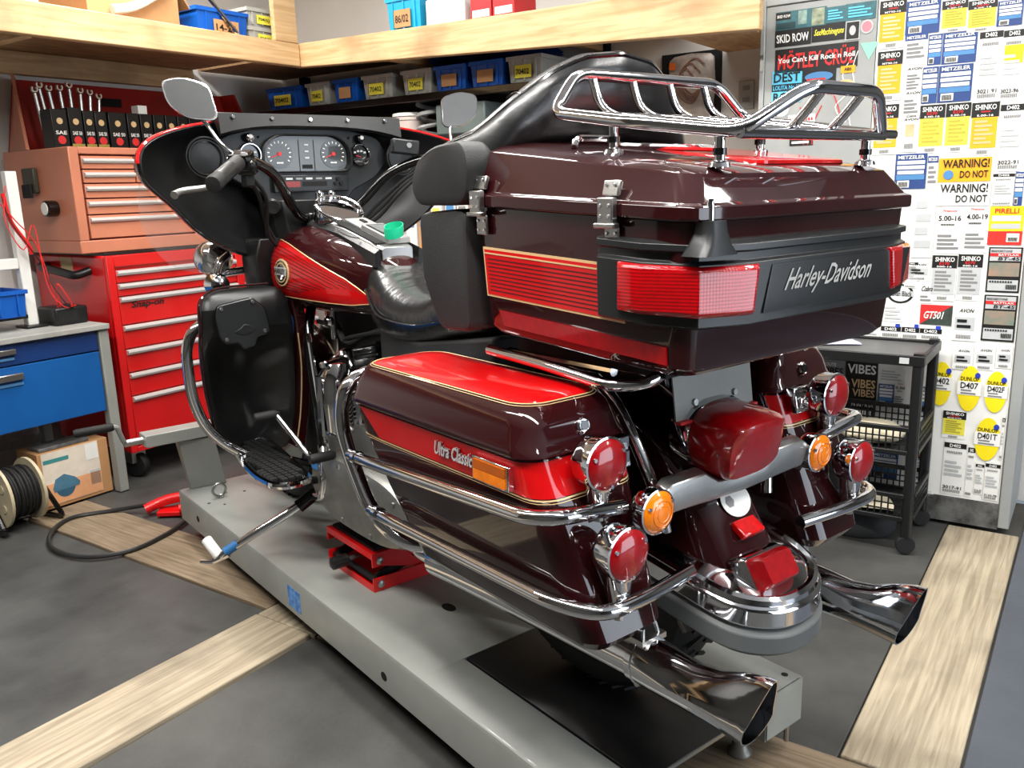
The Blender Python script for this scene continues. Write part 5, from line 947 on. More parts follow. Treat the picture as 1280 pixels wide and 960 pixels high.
for x, y in ((-.2, 1.05), (-.2, .83), (.2, 1.05), (.2, .83)):
    zz = 1.312+(y-.80)*.135
    p = P('rack_post', MB().tube([(x, y, zz-.006), (x, y, rz_(y))], .008, 12), CHROME, rk); P('post_collar', MB().lathe([(.0105, -.005), (.0105, .005)], (x, y, zz+.018), n=14), BLACK, p); P('post_foot', MB().lathe([(.018, 0), (.016, .006), (.009, .010)], (x, y, zz-.004), n=16), CHROME, p)
P('lid_scroll_rail', MB().tube(fillet([(-.215, 1.13, 1.356), (-.2, 1.14, 1.372), (-.12, 1.14, 1.372), (-.1, 1.14, 1.36), (.0, .99, 1.348)], .02), .006, 8), CHROME, lid)
# ---- passenger backrest and arm pads
TE = [(0, (.0, 1.22, 1.544)), (.3, (.09, 1.228, 1.534)), (.5, (.157, 1.248, 1.504)), (.7, (.228, 1.285, 1.450)), (.85, (.274, 1.33, 1.402)), (1, (.314, 1.42, 1.372))]
BE = [(0, (.0, 1.275, 1.362)), (.3, (.10, 1.277, 1.362)), (.5, (.175, 1.28, 1.358)), (.7, (.245, 1.285, 1.348)), (.85, (.292, 1.30, 1.315)), (1, (.318, 1.39, 1.268))]
def c3(tab, q):
    a = abs(q)
    for (p, u), (r, w) in zip(tab, tab[1:]):
        if a <= r: k = (a-p)/(r-p); v = V(*u).lerp(V(*w), k); break
    else: v = V(*tab[-1][1])
    return V(math.copysign(v.x, q) if q else 0, v.y, v.z)
secs = []
for k in range(-14, 15):
    q = k/14; T_, B_ = c3(TE, q), c3(BE, q); th = .10*(1-.55*q*q); inw = V(-math.copysign(.03*q*q, q), 0, 0)
    M_ = (T_+B_)/2+V(0, -.022*(1-q*q*.6), 0); Q_ = B_.lerp(T_, .82)+V(0, -.012, .0)
    secs.append([B_, B_.lerp(M_, .55), M_, Q_, T_, T_+V(0, th*.5, .0)+inw*.5, T_+V(0, th*.9, -.035)+inw, M_+V(0, th+.025, 0)+inw, B_+V(0, th, 0)+inw])
br = P('backrest', MB().loft(secs), LEATHER, sub=1, label='black vinyl wrap-around passenger backrest')
P('piping', MB().tube([c3(TE, k/14)+V(0, .004, -.010) for k in range(-13, 14)], .0045, 6), BLACK, br)
for k in (-9, -6, -3, 0, 3, 6):
    p = c3(TE, k/14); P('seam', MB().tube(spline([p+V(0, .006, -.008), p+V(.002, .025, -.004), p+V(.003, .05, -.010)], 3), .0035, 6), BLACK, br)
for s in (-1, 1):
    o = fillet([(1.30, 1.262, 0), (1.285, 1.34, 0), (1.305, 1.378, 0), (1.40, 1.374, 0), (1.465, 1.345, 0), (1.487, 1.295, 0), (1.462, 1.262, 0)], .035, 5, True)
    a = P('arm_pad', MB().loft([[V(s*x, 1.385+(p.x-1.385)*k, 1.318+(p.y-1.318)*k) for p in o] for x, k in ((.235, .9), (.245, 1.0), (.318, 1.0), (.328, .965), (.331, .9))]), VINYL, br)
    o = fillet([(1.318, 1.025, 0), (1.318, 1.252, 0), (1.345, 1.256, 0), (1.478, 1.248, 0), (1.476, 1.12, 0), (1.42, 1.02, 0)], .02, 4, True)
    P('side_pad', MB().loft([[V(s*x, 1.395+(p.x-1.395)*k, 1.14+(p.y-1.14)*k) for p in o] for x, k in ((.20, 1), (.308, 1.0), (.316, .97), (.318, .92))]), VINYL, br)
P('lower_back_cushion', MB().loft([[V(x, y, z) for y, z in ((1.325, 1.03), (1.325, 1.36), (1.42, 1.36), (1.45, 1.20), (1.46, 1.03))] for x in (-.2, -.19, .19, .2)]), LEATHER, br, bev=.02)
# ---- seat
ST = [(1.44, .175, .965, 1.13), (1.55, .185, .955, 1.13), (1.64, .185, .935, 1.11), (1.70, .18, .92, 1.065), (1.80, .175, .905, 1.045), (1.92, .165, .90, 1.052), (2.02, .135, .90, 1.078), (2.10, .105, .92, 1.105), (2.16, .075, .96, 1.122), (2.185, .045, 1.0, 1.118)]
secs = []
for y, w, zb, zt in ST:
    s = []
    for k in range(24):
        a = 2*PI*k/24; c_, s_ = math.cos(a), math.sin(a); zc = zb+(zt-zb)*.4
        s.append(V(w*math.copysign(abs(c_)**.62, c_), y, zc+((zt-zc) if s_ > 0 else (zc-zb))*math.copysign(abs(s_)**.75, s_)))
    secs.append(s)
seat = P('seat', MB().loft(secs), CREASED, sub=1, label='black leather seat with gathered creases')
for s in (-1, 1): P('seat_piping', MB().tube(spline([(s*.108, 2.10, 1.03), (s*.138, 2.02, .995), (s*.168, 1.92, .975), (s*.182, 1.75, .975), (s*.19, 1.6, 1.0), (s*.18, 1.46, 1.03)], 5), .005, 6), BLACK, seat)
P('seat_skirt', MB().loft([[V(x, y, z) for x, z in ((-w, .82), (-w, zt), (w, zt), (w, .82))] for y, w, zt in ((1.45, .165, .98), (1.75, .165, .935), (1.98, .12, .93), (2.08, .085, .94))]), VINYL, seat, bev=.01)
# ---- fuel tank
TK = [(2.035, .035, .975, 1.075), (2.09, .078, .948, 1.112), (2.17, .118, .938, 1.143), (2.27, .150, .935, 1.172), (2.37, .172, .936, 1.192), (2.46, .184, .938, 1.203), (2.53, .186, .942, 1.200), (2.585, .176, .952, 1.186), (2.615, .150, .975, 1.160), (2.628, .11, 1.01, 1.12)]
def tkd(y):
    for a, b in zip(TK, TK[1:]):
        if y <= b[0]: k = max(0, (y-a[0])/(b[0]-a[0])); return [p+(q-p)*k for p, q in zip(a, b)]
    return list(TK[-1])
def tank_pt(y, a, off=0.):
    """a: 0 = straight up, pi/2 = left side, pi = bottom"""
    _, w, zb, zt = tkd(y); zc = zb+(zt-zb)*.42; s_, c_ = math.sin(a), math.cos(a)
    hz = (zt-zc) if c_ > 0 else (zc-zb); e = .78
    x = -(w+off)*math.copysign(abs(s_)**e, s_); z = zc+(hz+off)*math.copysign(abs(c_)**e, c_)
    return V(x, y, z)
ys = [2.035, 2.06, 2.09, 2.13, 2.17, 2.22, 2.27, 2.32, 2.37, 2.42, 2.46, 2.50, 2.53, 2.56, 2.585, 2.602, 2.615, 2.628]
tank = P('fuel_tank', MB().loft([[tank_pt(y, 2*PI*k/36) for k in range(36)] for y in ys]), MAROON, label='maroon fuel tank with red side panels', smooth=60)
def tank_panel(s, lo, hi, y0, y1, off, m, name):
    mb = MB(); nu, nv = 26, 10
    def fn(i, j):
        y = y0+(y1-y0)*i; q = i
        a0 = hi[0]+(hi[1]-hi[0])*q; a1 = lo[0]+(lo[1]-lo[0])*q
        # taper to a point at the rear
        k = min(1, (q/.22))**.6; mid = (a0+a1)/2+.15*(1-k); a0 = mid+(a0-mid)*k; a1 = mid+(a1-mid)*k
        p = tank_pt(y, a0+(a1-a0)*j, off); return V(-p.x, p.y, p.z) if s > 0 else p
    mb.grid(fn, nu, nv); o = P(name, mb, m, tank)
    return fn
for s in (-1, 1):
    fn = tank_panel(s, (1.98, 2.1), (1.62, .74), 2.06, 2.617, .0014, RED, 'red_side_panel')
    ol = [fn(i/26, 0) for i in range(27)]+[fn(1, j/8) for j in range(1, 9)]+[fn(1-i/26, 1) for i in range(1, 27)]
    P('pinstripe', MB().tube(ol, .0015, 5, True), GOLD, tank)
    for k in range(11):
        P('panel_line', MB().tube([fn(i/22, .12+.065*k)+V(s*.0006, 0, 0) for i in range(3+k, 22)], .0009, 4), mat('dark_red_line', (.30, .01, .02), .3), tank)
    c = V(s*.184, 2.478, 1.062)
    em = P('tank_emblem', MB().lathe([(.046, 0), (.046, .003), (.043, .004)], c+V(s*-.001, 0, 0), (s, -.02, .06), 28, (1.05, .9)), GOLD, tank)
    for r, m in ((.0405, MAROON), (.034, GOLD), (.029, MAROON)): P('emblem_ring', MB().lathe([(r, 0), (r, .0006+.0008*(r < .04)+.0006*(r < .033))], c+V(s*.003, 0, 0), (s, -.02, .06), 28, (1.05, .9)), m, em)
    P('emblem_bar', MB().box(c+V(s*.0055, 0, .004), (.003, .085, .024), Matrix.Rotation(.02*s, 3, 'Z')), mat('silver_print', (.8, .8, .78), .3, .4), em, bev=.001)
    dv = V(0, -1, 0) if s < 0 else V(0, 1, 0)
    q = text_mb('HARLEY', c+V(s*.0078, 0, -.004)-dv*.038, dv, Z, .076, .016, .03); q.flat = True; P('emblem_lettering', q, INK, em)
# console on the tank
def cz(y): return 1.213+(y-2.40)*.24 if y < 2.40 else 1.213
con = P('tank_console', MB().loft([[V(x, y, z+cz(y)) for x, z in ((-w, -.05), (-w, -.006), (-w+.006, 0), (w-.006, 0), (w, -.006), (w, -.05))] for y, w in ((2.10, .050), (2.16, .058), (2.30, .062), (2.46, .060), (2.55, .04))]), STEEL, tank, bev=.002)
P('console_side_trim', MB().loft([[V(x-.064, y, z+cz(y)) for x, z in ((-.016, -.05), (-.016, -.012), (.0, -.002), (.004, -.05))] for y in (2.09, 2.30, 2.5)]), PLASTIC, con); P('console_side_trim', MB().loft([[V(.064-x, y, z+cz(y)) for x, z in ((-.016, -.05), (-.016, -.012), (.0, -.002), (.004, -.05))] for y in (2.09, 2.30, 2.5)]), PLASTIC, con)
P('console_black_strip', MB().add([V(-.052, 2.13, cz(2.13)+.001), V(-.022, 2.13, cz(2.13)+.001), V(-.022, 2.37, cz(2.37)+.001), V(-.052, 2.37, cz(2.37)+.001), V(-.052, 2.13, cz(2.13)+.004), V(-.022, 2.13, cz(2.13)+.004), V(-.022, 2.37, cz(2.37)+.004), V(-.052, 2.37, cz(2.37)+.004)], [(0, 3, 2, 1), (4, 5, 6, 7), (0, 1, 5, 4), (1, 2, 6, 5), (2, 3, 7, 6), (3, 0, 4, 7)]), PLASTIC, con)
def tilted(x0, x1, y0, y1, h0, h1): return MB().add([V(x0, y0, cz(y0)+h0), V(x1, y0, cz(y0)+h0), V(x1, y1, cz(y1)+h0), V(x0, y1, cz(y1)+h0), V(x0, y0, cz(y0)+h1), V(x1, y0, cz(y0)+h1), V(x1, y1, cz(y1)+h1), V(x0, y1, cz(y1)+h1)], [(0, 3, 2, 1), (4, 5, 6, 7), (0, 1, 5, 4), (1, 2, 6, 5), (2, 3, 7, 6), (3, 0, 4, 7)])
du = P('display_unit', tilted(-.018, .056, 2.12, 2.27, .001, .02), mat('silver_plastic', (.62, .62, .61), .35, .3), con, bev=.003); P('display_frame', tilted(-.010, .048, 2.14, 2.255, .020, .0215), PLASTIC2, du); P('display_screen', tilted(-.005, .043, 2.147, 2.248, .0215, .0223), mat('grey_screen', (.42, .43, .43), .2), du)
P('silver_pad', tilted(-.016, .056, 2.285, 2.375, .001, .010), mat('silver_plastic', 'a0a09c'), con, bev=.003); P('pad_switch', tilted(.018, .03, 2.315, 2.345, .010, .014), DARKIN, con)
cap = P('filler_cap', MB().lathe([(.068, -.05), (.074, -.008), (.078, .004), (.076, .014), (.068, .018), (.064, .010), (.045, .014), (.001, .017)], (0, 2.44, 1.232), (0, -.52, .854), 40), CHROME, tank)
P('cap_ring', MB().tube([(.071*math.cos(a*PI/18), 2.44-.0085+.0606*math.sin(a*PI/18), 1.2463+.0369*math.sin(a*PI/18)) for a in range(36)], .005, 8, True), CHROME, cap)
for a in (1.9, 1.35): P('cap_lug', MB().lathe([(.014, 0), (.014, .02), (.009, .025)], (.075*math.cos(a), 2.45+.064*math.sin(a), 1.275), n=12), CHROME, cap)
P('tank_cable', MB().tube(spline([(-.085, 2.28, 1.188), (-.105, 2.24, 1.186), (-.095, 2.2, 1.172), (-.07, 2.19, 1.166)], 5), .0018, 5), INK, tank)
bd = single('green_strap', MB().loft([[V(.0, 2.115, 1.171)+V(.026*math.cos(a)*k, .030*math.sin(a)*k, h+.01*math.sin(a+1)) for a in [2*PI*i/24 for i in range(24)]] for k, h in ((1, 0), (1.03, .014), (1.0, .028), (.92, .028), (.95, .014), (.92, 0))], ring=True), GREEN, 'bright green rubber strap loop lying on the tank console', 'strap', (0, 2.115, 1.171), 'bike')
# ---- fairing
FO = [(0, 1.532), (-.15, 1.533), (-.285, 1.531), (-.302, 1.508), (-.40, 1.487), (-.49, 1.458), (-.538, 1.425), (-.552, 1.385), (-.543, 1.345), (-.512, 1.312), (-.455, 1.264), (-.395, 1.202), (-.33, 1.155), (-.255, 1.12), (-.19, 1.105), (-.1, 1.10)]
out = spline([V(x, 0, z) for x, z in FO], 3); half = [(p.x, p.z) for p in out]
full = half+[(-x, z) for x, z in half[::-1]][0:]
full = full[:-1]+[]
def fy(x): return 2.665-.50*x*x
def fring(k, dy, zc=1.30, kx=None): return [V(x*(kx or k), fy(x*k)+dy, zc+(z-zc)*k) for x, z in full]
fo = P('fairing_shell', MB().loft([fring(1.0, 0), fring(1.006, .012), fring(1.0, .04), fring(.93, .11), fring(.8, .17), fring(.55, .22), fring(.25, .24), fring(.03, .245)], cap=False), MAROON, label='maroon batwing fairing shell with red edge')
P('fairing_edge', MB().tube([p for p in fring(1.002, .002) if p.x < -.29 and p.z > 1.38], .006, 6), RED, fo); P('fairing_edge', MB().tube([p for p in fring(1.002, .002) if p.x > .29 and p.z > 1.38], .006, 6), RED, fo); P('fairing_lip', MB().tube(fring(1.0, .001), .005, 6, True), BLACK, fo)
fi = P('inner_fairing', MB().loft([fring(.997, -.001), fring(.985, -.004), fring(.965, .004), fring(.90, .035), fring(.78, .06), fring(.5, .07), fring(.2, .07), fring(.02, .07)], cap=False), PLASTIC, fo, label='black inner fairing with instruments')
# visor strip with screws
vs_ = [V(-.30+.61*k/16, 2.60-.35*(-.30+.61*k/16)**2, 0) for k in range(17)]
vp = P('windscreen_trim', MB().loft([[p+V(0, 0, 1.493-.03*(abs(p.x)/.3)**3), p+V(0, .05, 1.530), p+V(0, .055, 1.537), p+V(0, -.004, 1.535-.006*(abs(p.x)/.3)**2), p+V(0, -.012, 1.50-.03*(abs(p.x)/.3)**3)] for p in vs_]), PLASTIC, fi)
for k in range(5):
    x = -.255+.128*k; P('trim_screw', MB().lathe([(.0065, 0), (.005, .004)], (x, 2.588-.35*x*x, 1.519), (0, -1, .2), 12), CHROME, vp)
# dash
DY = 2.635
dash = P('dash_panel', MB().prism(fillet([(-.27, 1.47, 0), (-.30, 1.40, 0), (-.25, 1.34, 0), (-.16, 1.30, 0), (-.14, 1.27, 0), (.14, 1.27, 0), (.16, 1.30, 0), (.25, 1.34, 0), (.30, 1.40, 0), (.27, 1.47, 0), (.15, 1.497, 0), (-.15, 1.497, 0)], .03, 4, True) and [(p.x, p.y) for p in fillet([(-.27, 1.47, 0), (-.30, 1.40, 0), (-.25, 1.34, 0), (-.16, 1.30, 0), (-.14, 1.27, 0), (.14, 1.27, 0), (.16, 1.30, 0), (.25, 1.34, 0), (.30, 1.40, 0), (.27, 1.47, 0), (.15, 1.497, 0), (-.15, 1.497, 0)], .03, 4, True)], (0, DY, 0), X, Z, V(0, .09, 0)), PLASTIC2, fi, bev=.004)
gc = [(p.x, p.y) for p in fillet([(-.148, 1.362, 0), (-.148, 1.44, 0), (-.10, 1.474, 0), (.10, 1.474, 0), (.148, 1.44, 0), (.148, 1.362, 0)], .035, 5, True)]
gb = P('gauge_hood', MB().loft([[V(x*k, DY-d, 1.415+(z-1.415)*k) for x, z in gc] for k, d in ((1.06, 0), (1.05, .02), (1.0, .022), (.97, .004), (.96, .002))]), PLASTIC, dash)
P('gauge_face', MB().prism([(x*.955, 1.415+(z-1.415)*.955) for x, z in gc], (0, DY-.003, 0), X, Z, V(0, .002, 0)), mat('gauge_grey', (.30, .31, .31), .25, coat=.4), gb)
def dial(cx, cz_, r, nm):
    d = P(nm, MB().lathe([(r, 0), (r, .001)], (cx, DY-.004, cz_), (0, -1, 0), 32), mat('dial_grey', (.20, .21, .21), .3, coat=.5), gb)
    for k in range(13):
        a = math.radians(215-250*k/12); P('dial_mark', MB().box((cx+r*.82*math.cos(a), DY-.0055, cz_+r*.82*math.sin(a)), (.007, .0006, .0028), Matrix.Rotation(-a, 3, 'Y')), PAPER, d)
    P('dial_hub', MB().lathe([(.006, 0), (.006, .004)], (cx, DY-.005, cz_), (0, -1, 0), 14), REDI, d); P('needle', MB().box((cx-.014, DY-.0075, cz_-.006), (.032, .0008, .0022), Matrix.Rotation(-.35, 3, 'Y')), REDI, d)
    for sx in (-.35, .35): P('dial_print', MB().box((cx+sx*r*.3, DY-.0055, cz_-r*.62), (.012, .0006, .004)), PAPER, d)
dial(-.093, 1.417, .044, 'speedometer'); dial(.093, 1.417, .044, 'tachometer')
for x in (-.026, .026): P('gauge_divider', MB().box((x, DY-.0045, 1.41), (.0014, .001, .10)), DARKIN, gb)
for k in range(3): P('warning_lamp', MB().box((0, DY-.0048, 1.445-.02*k), (.014, .001, .005)), PAPER2, gb)
P('odometer_window', MB().box((.0, DY-.0048, 1.378), (.034, .001, .012)), DARKIN, gb)
ra = P('radio', MB().bb((-.125, DY-.018, 1.298), (.135, DY, 1.352)), PLASTIC, dash, bev=.003)
P('radio_face', MB().bb((-.10, DY-.0205, 1.304), (.125, DY-.018, 1.347)), PLASTIC2, ra); P('cassette_slot', MB().bb((-.03, DY-.0215, 1.316), (.055, DY-.0205, 1.331)), DARKIN, ra); P('radio_display', MB().bb((-.088, DY-.0215, 1.314), (-.038, DY-.0205, 1.332)), mat('dim_red_display', (.55, .22, .22), .4, var=.3, vscale=300), ra)
for k in range(5): P('radio_button', MB().bb((-.085+.034*k, DY-.0222, 1.337), (-.063+.034*k, DY-.0205, 1.343)), GREYI if k % 2 else PAPER2, ra)
for dx, dz in ((.085, .324), (.105, .324), (.094, .338)): P('radio_knob', MB().lathe([(.007, 0), (.006, .006)], (dx, DY-.0205, 1+dz), (0, -1, 0), 10), DARKIN, ra)
for s in (-1, 1):
    g = P('small_gauge', MB().lathe([(.030, 0), (.036, .0), (.037, .012), (.034, .016), (.031, .012), (.030, .006), (.001, .006)], (s*.19, DY, 1.414), (0, -1, 0), 28), BLACK, dash); P('gauge_ring', MB().tube([(s*.19+.033*math.cos(a*PI/14), DY-.015, 1.414+.033*math.sin(a*PI/14)) for a in range(28)], .002, 6, True), CHROME, g)
    for k in range(4): P('dial_mark', MB().box((s*.19-.018+.012*k, DY-.0072, 1.422+.004*(k in (1, 2))), (.008, .001, .006)), PAPER2, g)
    P('needle', MB().box((s*.19-.006, DY-.0075, 1.41), (.018, .001, .002), Matrix.Rotation(.3, 3, 'Y')), REDI, g)
    P('dash_knob', MB().lathe([(.013, 0), (.014, .014), (.012, .024), (.006, .027)], (s*.19, DY, 1.465), (0, -1, 0), 16), BLACK if s > 0 else CHROME, dash); P('knob_cap', MB().lathe([(.007, 0), (.006, .003)], (s*.19, DY-.027, 1.468), (0, -1, .1), 12), PAPER, dash)
    P('dash_screw', MB().lathe([(.004, 0), (.004, .003)], (s*.155, DY, 1.468), (0, -1, 0), 8), DARKIN, dash)
    for r in (.05, .058): P('speaker_ring', MB().tube([(s*.335+r*math.cos(a*PI/14), 2.60-.1*(r-.05), 1.405+r*math.sin(a*PI/14)) for a in range(28)], .003, 6, True), PLASTIC, fi)
    P('speaker_grille', MB().lathe([(.052, 0), (.045, .008), (.001, .012)], (s*.335, 2.615, 1.405), (0, -1, 0), 24), PLASTIC2, fi)
P('fork_shroud', MB().loft([[V(x, y, z) for x, y in ((-w, 2.70), (-w, 2.60), (-w+.03, 2.575), (w-.03, 2.575), (w, 2.60), (w, 2.70))] for z, w in ((.93, .10), (1.0, .12), (1.16, .135), (1.275, .15))]), PLASTIC, fi, bev=.004)
for s in (-1, 1): P('fork_cover', MB().loft([[V(s*x, y, z) for x, y in ((.11, 2.70), (.11, 2.60), (w, 2.585), (w+.012, 2.62), (w, 2.70))] for z, w in ((.90, .20), (1.02, .215), (1.10, .22), (1.16, .20))]), PLASTIC, fi, bev=.004)
P('shroud_slot', MB().bb((-.06, 2.572, 1.222), (.03, 2.5755, 1.226)), GREYI, fi); P('shroud_label', MB().bb((-.035, 2.572, 1.195), (-.012, 2.5755, 1.206)), PAPER, fi)
P('shroud_knob', MB().lathe([(.026, 0), (.026, .02), (.02, .026)], (-.145, 2.60, 1.255), (-.3, -1, 0), 18), PLASTIC, fi)
for s in (-1, 1):
    def dfl(i, j):
        a = V(-.545, 2.56, 1.335).lerp(V(-.33, 2.62, 1.125), i); b = spline([(-.54, 2.60, 1.30), (-.52, 2.66, 1.20), (-.45, 2.70, 1.10), (-.36, 2.70, 1.062), (-.27, 2.68, 1.07)], 6)
        e = b[min(len(b)-1, int(i*(len(b)-1)+.5))]; p = a.lerp(e, j); return V(p.x*(1 if s < 0 else -1), p.y, p.z)
    g = MB().grid(dfl, 24, 5); n = len(g.v); g2 = MB().add(g.v+[p+V(0, .003, 0) for p in g.v], g.f+[tuple(reversed([i+n for i in q])) for q in g.f])
    P('clear_wind_deflector', g2, LENSCLR, label='clear acrylic wind deflector under the fairing')
# ---- handlebar, controls, mirrors
hb = P('handlebar', MB().tube(spline([(-.46, 2.20, 1.326), (-.33, 2.345, 1.385), (-.27, 2.40, 1.385), (-.19, 2.45, 1.345), (-.12, 2.51, 1.262), (-.06, 2.545, 1.22), (.06, 2.545, 1.22), (.12, 2.51, 1.262), (.19, 2.45, 1.345), (.27, 2.40, 1.385), (.33, 2.345, 1.385), (.46, 2.20, 1.326)], 6), .015, 12), BLACK)
for s in (-1, 1): P('bar_riser', MB().bb((s*.042-.018, 2.525, 1.12), (s*.042+.018, 2.565, 1.235)), BLACK, hb, bev=.006)
for s in (-1, 1):
    a, b = V(s*.345, 2.328, 1.380), V(s*.470, 2.188, 1.322); d = (b-a).normalized()
    g = P('grip', MB().lathe([(.018, 0), (.0215, .006), (.0205, .05), (.0205, .15), (.0225, .185), (.020, .198), (.006, .200)], a, d, 24), RUBBER, hb); P('grip_sleeve', MB().lathe([(.0208, .06), (.0212, .062), (.0212, .15), (.0208, .152)], a, d, 24), PLASTIC2, g)
    P('switch_housing', MB().box(a-d*.03+V(0, 0, -.004), (.05, .06, .05), d.to_track_quat('X', 'Z').to_matrix()).box(a-d*.045+V(0, -.02, -.025), (.035, .05, .04), d.to_track_quat('X', 'Z').to_matrix()), BLACK, hb, bev=.006)
    for k in range(3): P('switch', MB().box(a-d*.03+V(s*-.004+.012*(k-1), -.034, .012-.014*k), (.014, .008, .011)), GREYI if k == 0 else PLASTIC2, hb, bev=.002)
    P('cable_box', MB().box(a-d*.05+V(0, -.012, -.055), (.03, .03, .05)), PLASTIC, hb, bev=.005)
    P('lever_perch', MB().box(a-d*.02+V(0, .03, .002), (.04, .045, .028), d.to_track_quat('X', 'Z').to_matrix()), CHROME, hb, bev=.006)
    lv = [a+V(0, .055, -.006), a+d*.06+V(0, .062, -.012), a+d*.14+V(0, .07, -.02), V(s*.515, 2.285, 1.308), V(s*.545, 2.262, 1.298)]
    P('lever', MB().tube(spline(lv, 6), lambda q: .0085 if q < .93 else .0105, 10), ALU, hb)
    # mirror: stem and head
    st = spline([a-d*.01+V(0, .02, .015), V(s*.375, 2.36, 1.43), V(s*.395, 2.39, 1.478), V(s*.41, 2.40, 1.50)], 5); m_ = P('mirror', MB().tube(st, .0055, 10), CHROME)
    o2 = [(p.x, p.y) for p in fillet([(-.070, .048, 0), (-.012, .058, 0), (.052, .038, 0), (.062, -.045, 0), (.050, -.058, 0), (-.020, -.052, 0), (-.062, -.012, 0)], .022, 5, True)]
    c = V(s*.432, 2.392, 1.546); nx = V(.93, -.30 if s < 0 else .10, .0).normalized(); nx = nx if s < 0 else V(-.90, .436, 0); nz = V(0, .20 if s < 0 else .22, .98).normalized(); nn = nx.cross(nz); nn = nn if nn.y < 0 else -nn
    head = MB().loft([[c-nn*dd+nx*(x*k)+nz*(y*k) for x, y in o2] for dd, k in ((-.004, .985), (-.002, 1.0), (.004, 1.0), (.016, .9), (.026, .66), (.03, .3))]); P('mirror_shell', head, CHROME, m_)
    P('mirror_glass', MB().prism([(x*.93, y*.93) for x, y in o2], c+nn*.0042, nx, nz, nn*.0008), MIRROR, m_)
rb = P('brake_reservoir', MB().box((.235, 2.415, 1.428), (.085, .05, .045), Matrix.Rotation(-.35, 3, 'Z') @ Matrix.Rotation(.12, 3, 'Y')), PLASTIC2, hb, bev=.005); P('reservoir_cap', MB().lathe([(.008, 0), (.008, .003)], (.235, 2.388, 1.432), (-.3, -1, 0), 14), GREYI, rb)
for k in range(3): P('control_cable', MB().tube(spline([(.30, 2.37, 1.37), (.24-.01*k, 2.43, 1.33-.02*k), (.17, 2.50, 1.25-.02*k), (.12, 2.55, 1.18)], 6), .006, 8), RUBBER, hb)
for k in range(2): P('control_cable', MB().tube(spline([(-.31, 2.38, 1.36), (-.25+.02*k, 2.44, 1.29), (-.2, 2.52, 1.20-.02*k), (-.14, 2.56, 1.12)], 6), .006, 8), RUBBER, hb)
# ---- front end: fork, fender, passing lamps
for s in (-1, 1):
    fk = P('fork_leg', MB().tube([(s*.105, 2.66, 1.12), (s*.105, 2.78, .82)], .024, 14), CHROME); P('fork_slider', MB().tube([(s*.105, 2.77, .84), (s*.105, 2.92, .49)], .034, 16), ALU, fk)
    L = P('passing_lamp', MB().lathe([(.02, -.05), (.045, -.035), (.058, -.005), (.06, .03), (.055, .04), (.05, .038)], (s*.27, 2.80, 1.095), (0, 1, 0), 28), CHROME); P('lamp_glass', MB().lathe([(.052, .036), (.04, .046), (.001, .05)], (s*.27, 2.80, 1.095), (0, 1, 0), 28), WHITE, L)
    P('lamp_bracket', MB().tube(fillet([(s*.10, 2.72, 1.06), (s*.22, 2.75, 1.055), (s*.27, 2.78, 1.045), (s*.275, 2.78, 1.00)], .03), .013, 10), CHROME, L)
    h = P('front_turn_signal', MB().lathe([(.012, .05), (.03, .04), (.038, .012), (.039, 0), (.034, -.004)], (s*.30, 2.73, 1.02), (0, -1, 0), 24), CHROME); P('signal_stem', MB().tube(fillet([(s*.30, 2.72, 1.05), (s*.285, 2.72, 1.09), (s*.25, 2.73, 1.11)], .02), .012, 10), CHROME, h)
ff = arc_path(FX, .37, 175, 25, 16, .09); P('front_fender', fender(ff, .09, .12), MAROON)
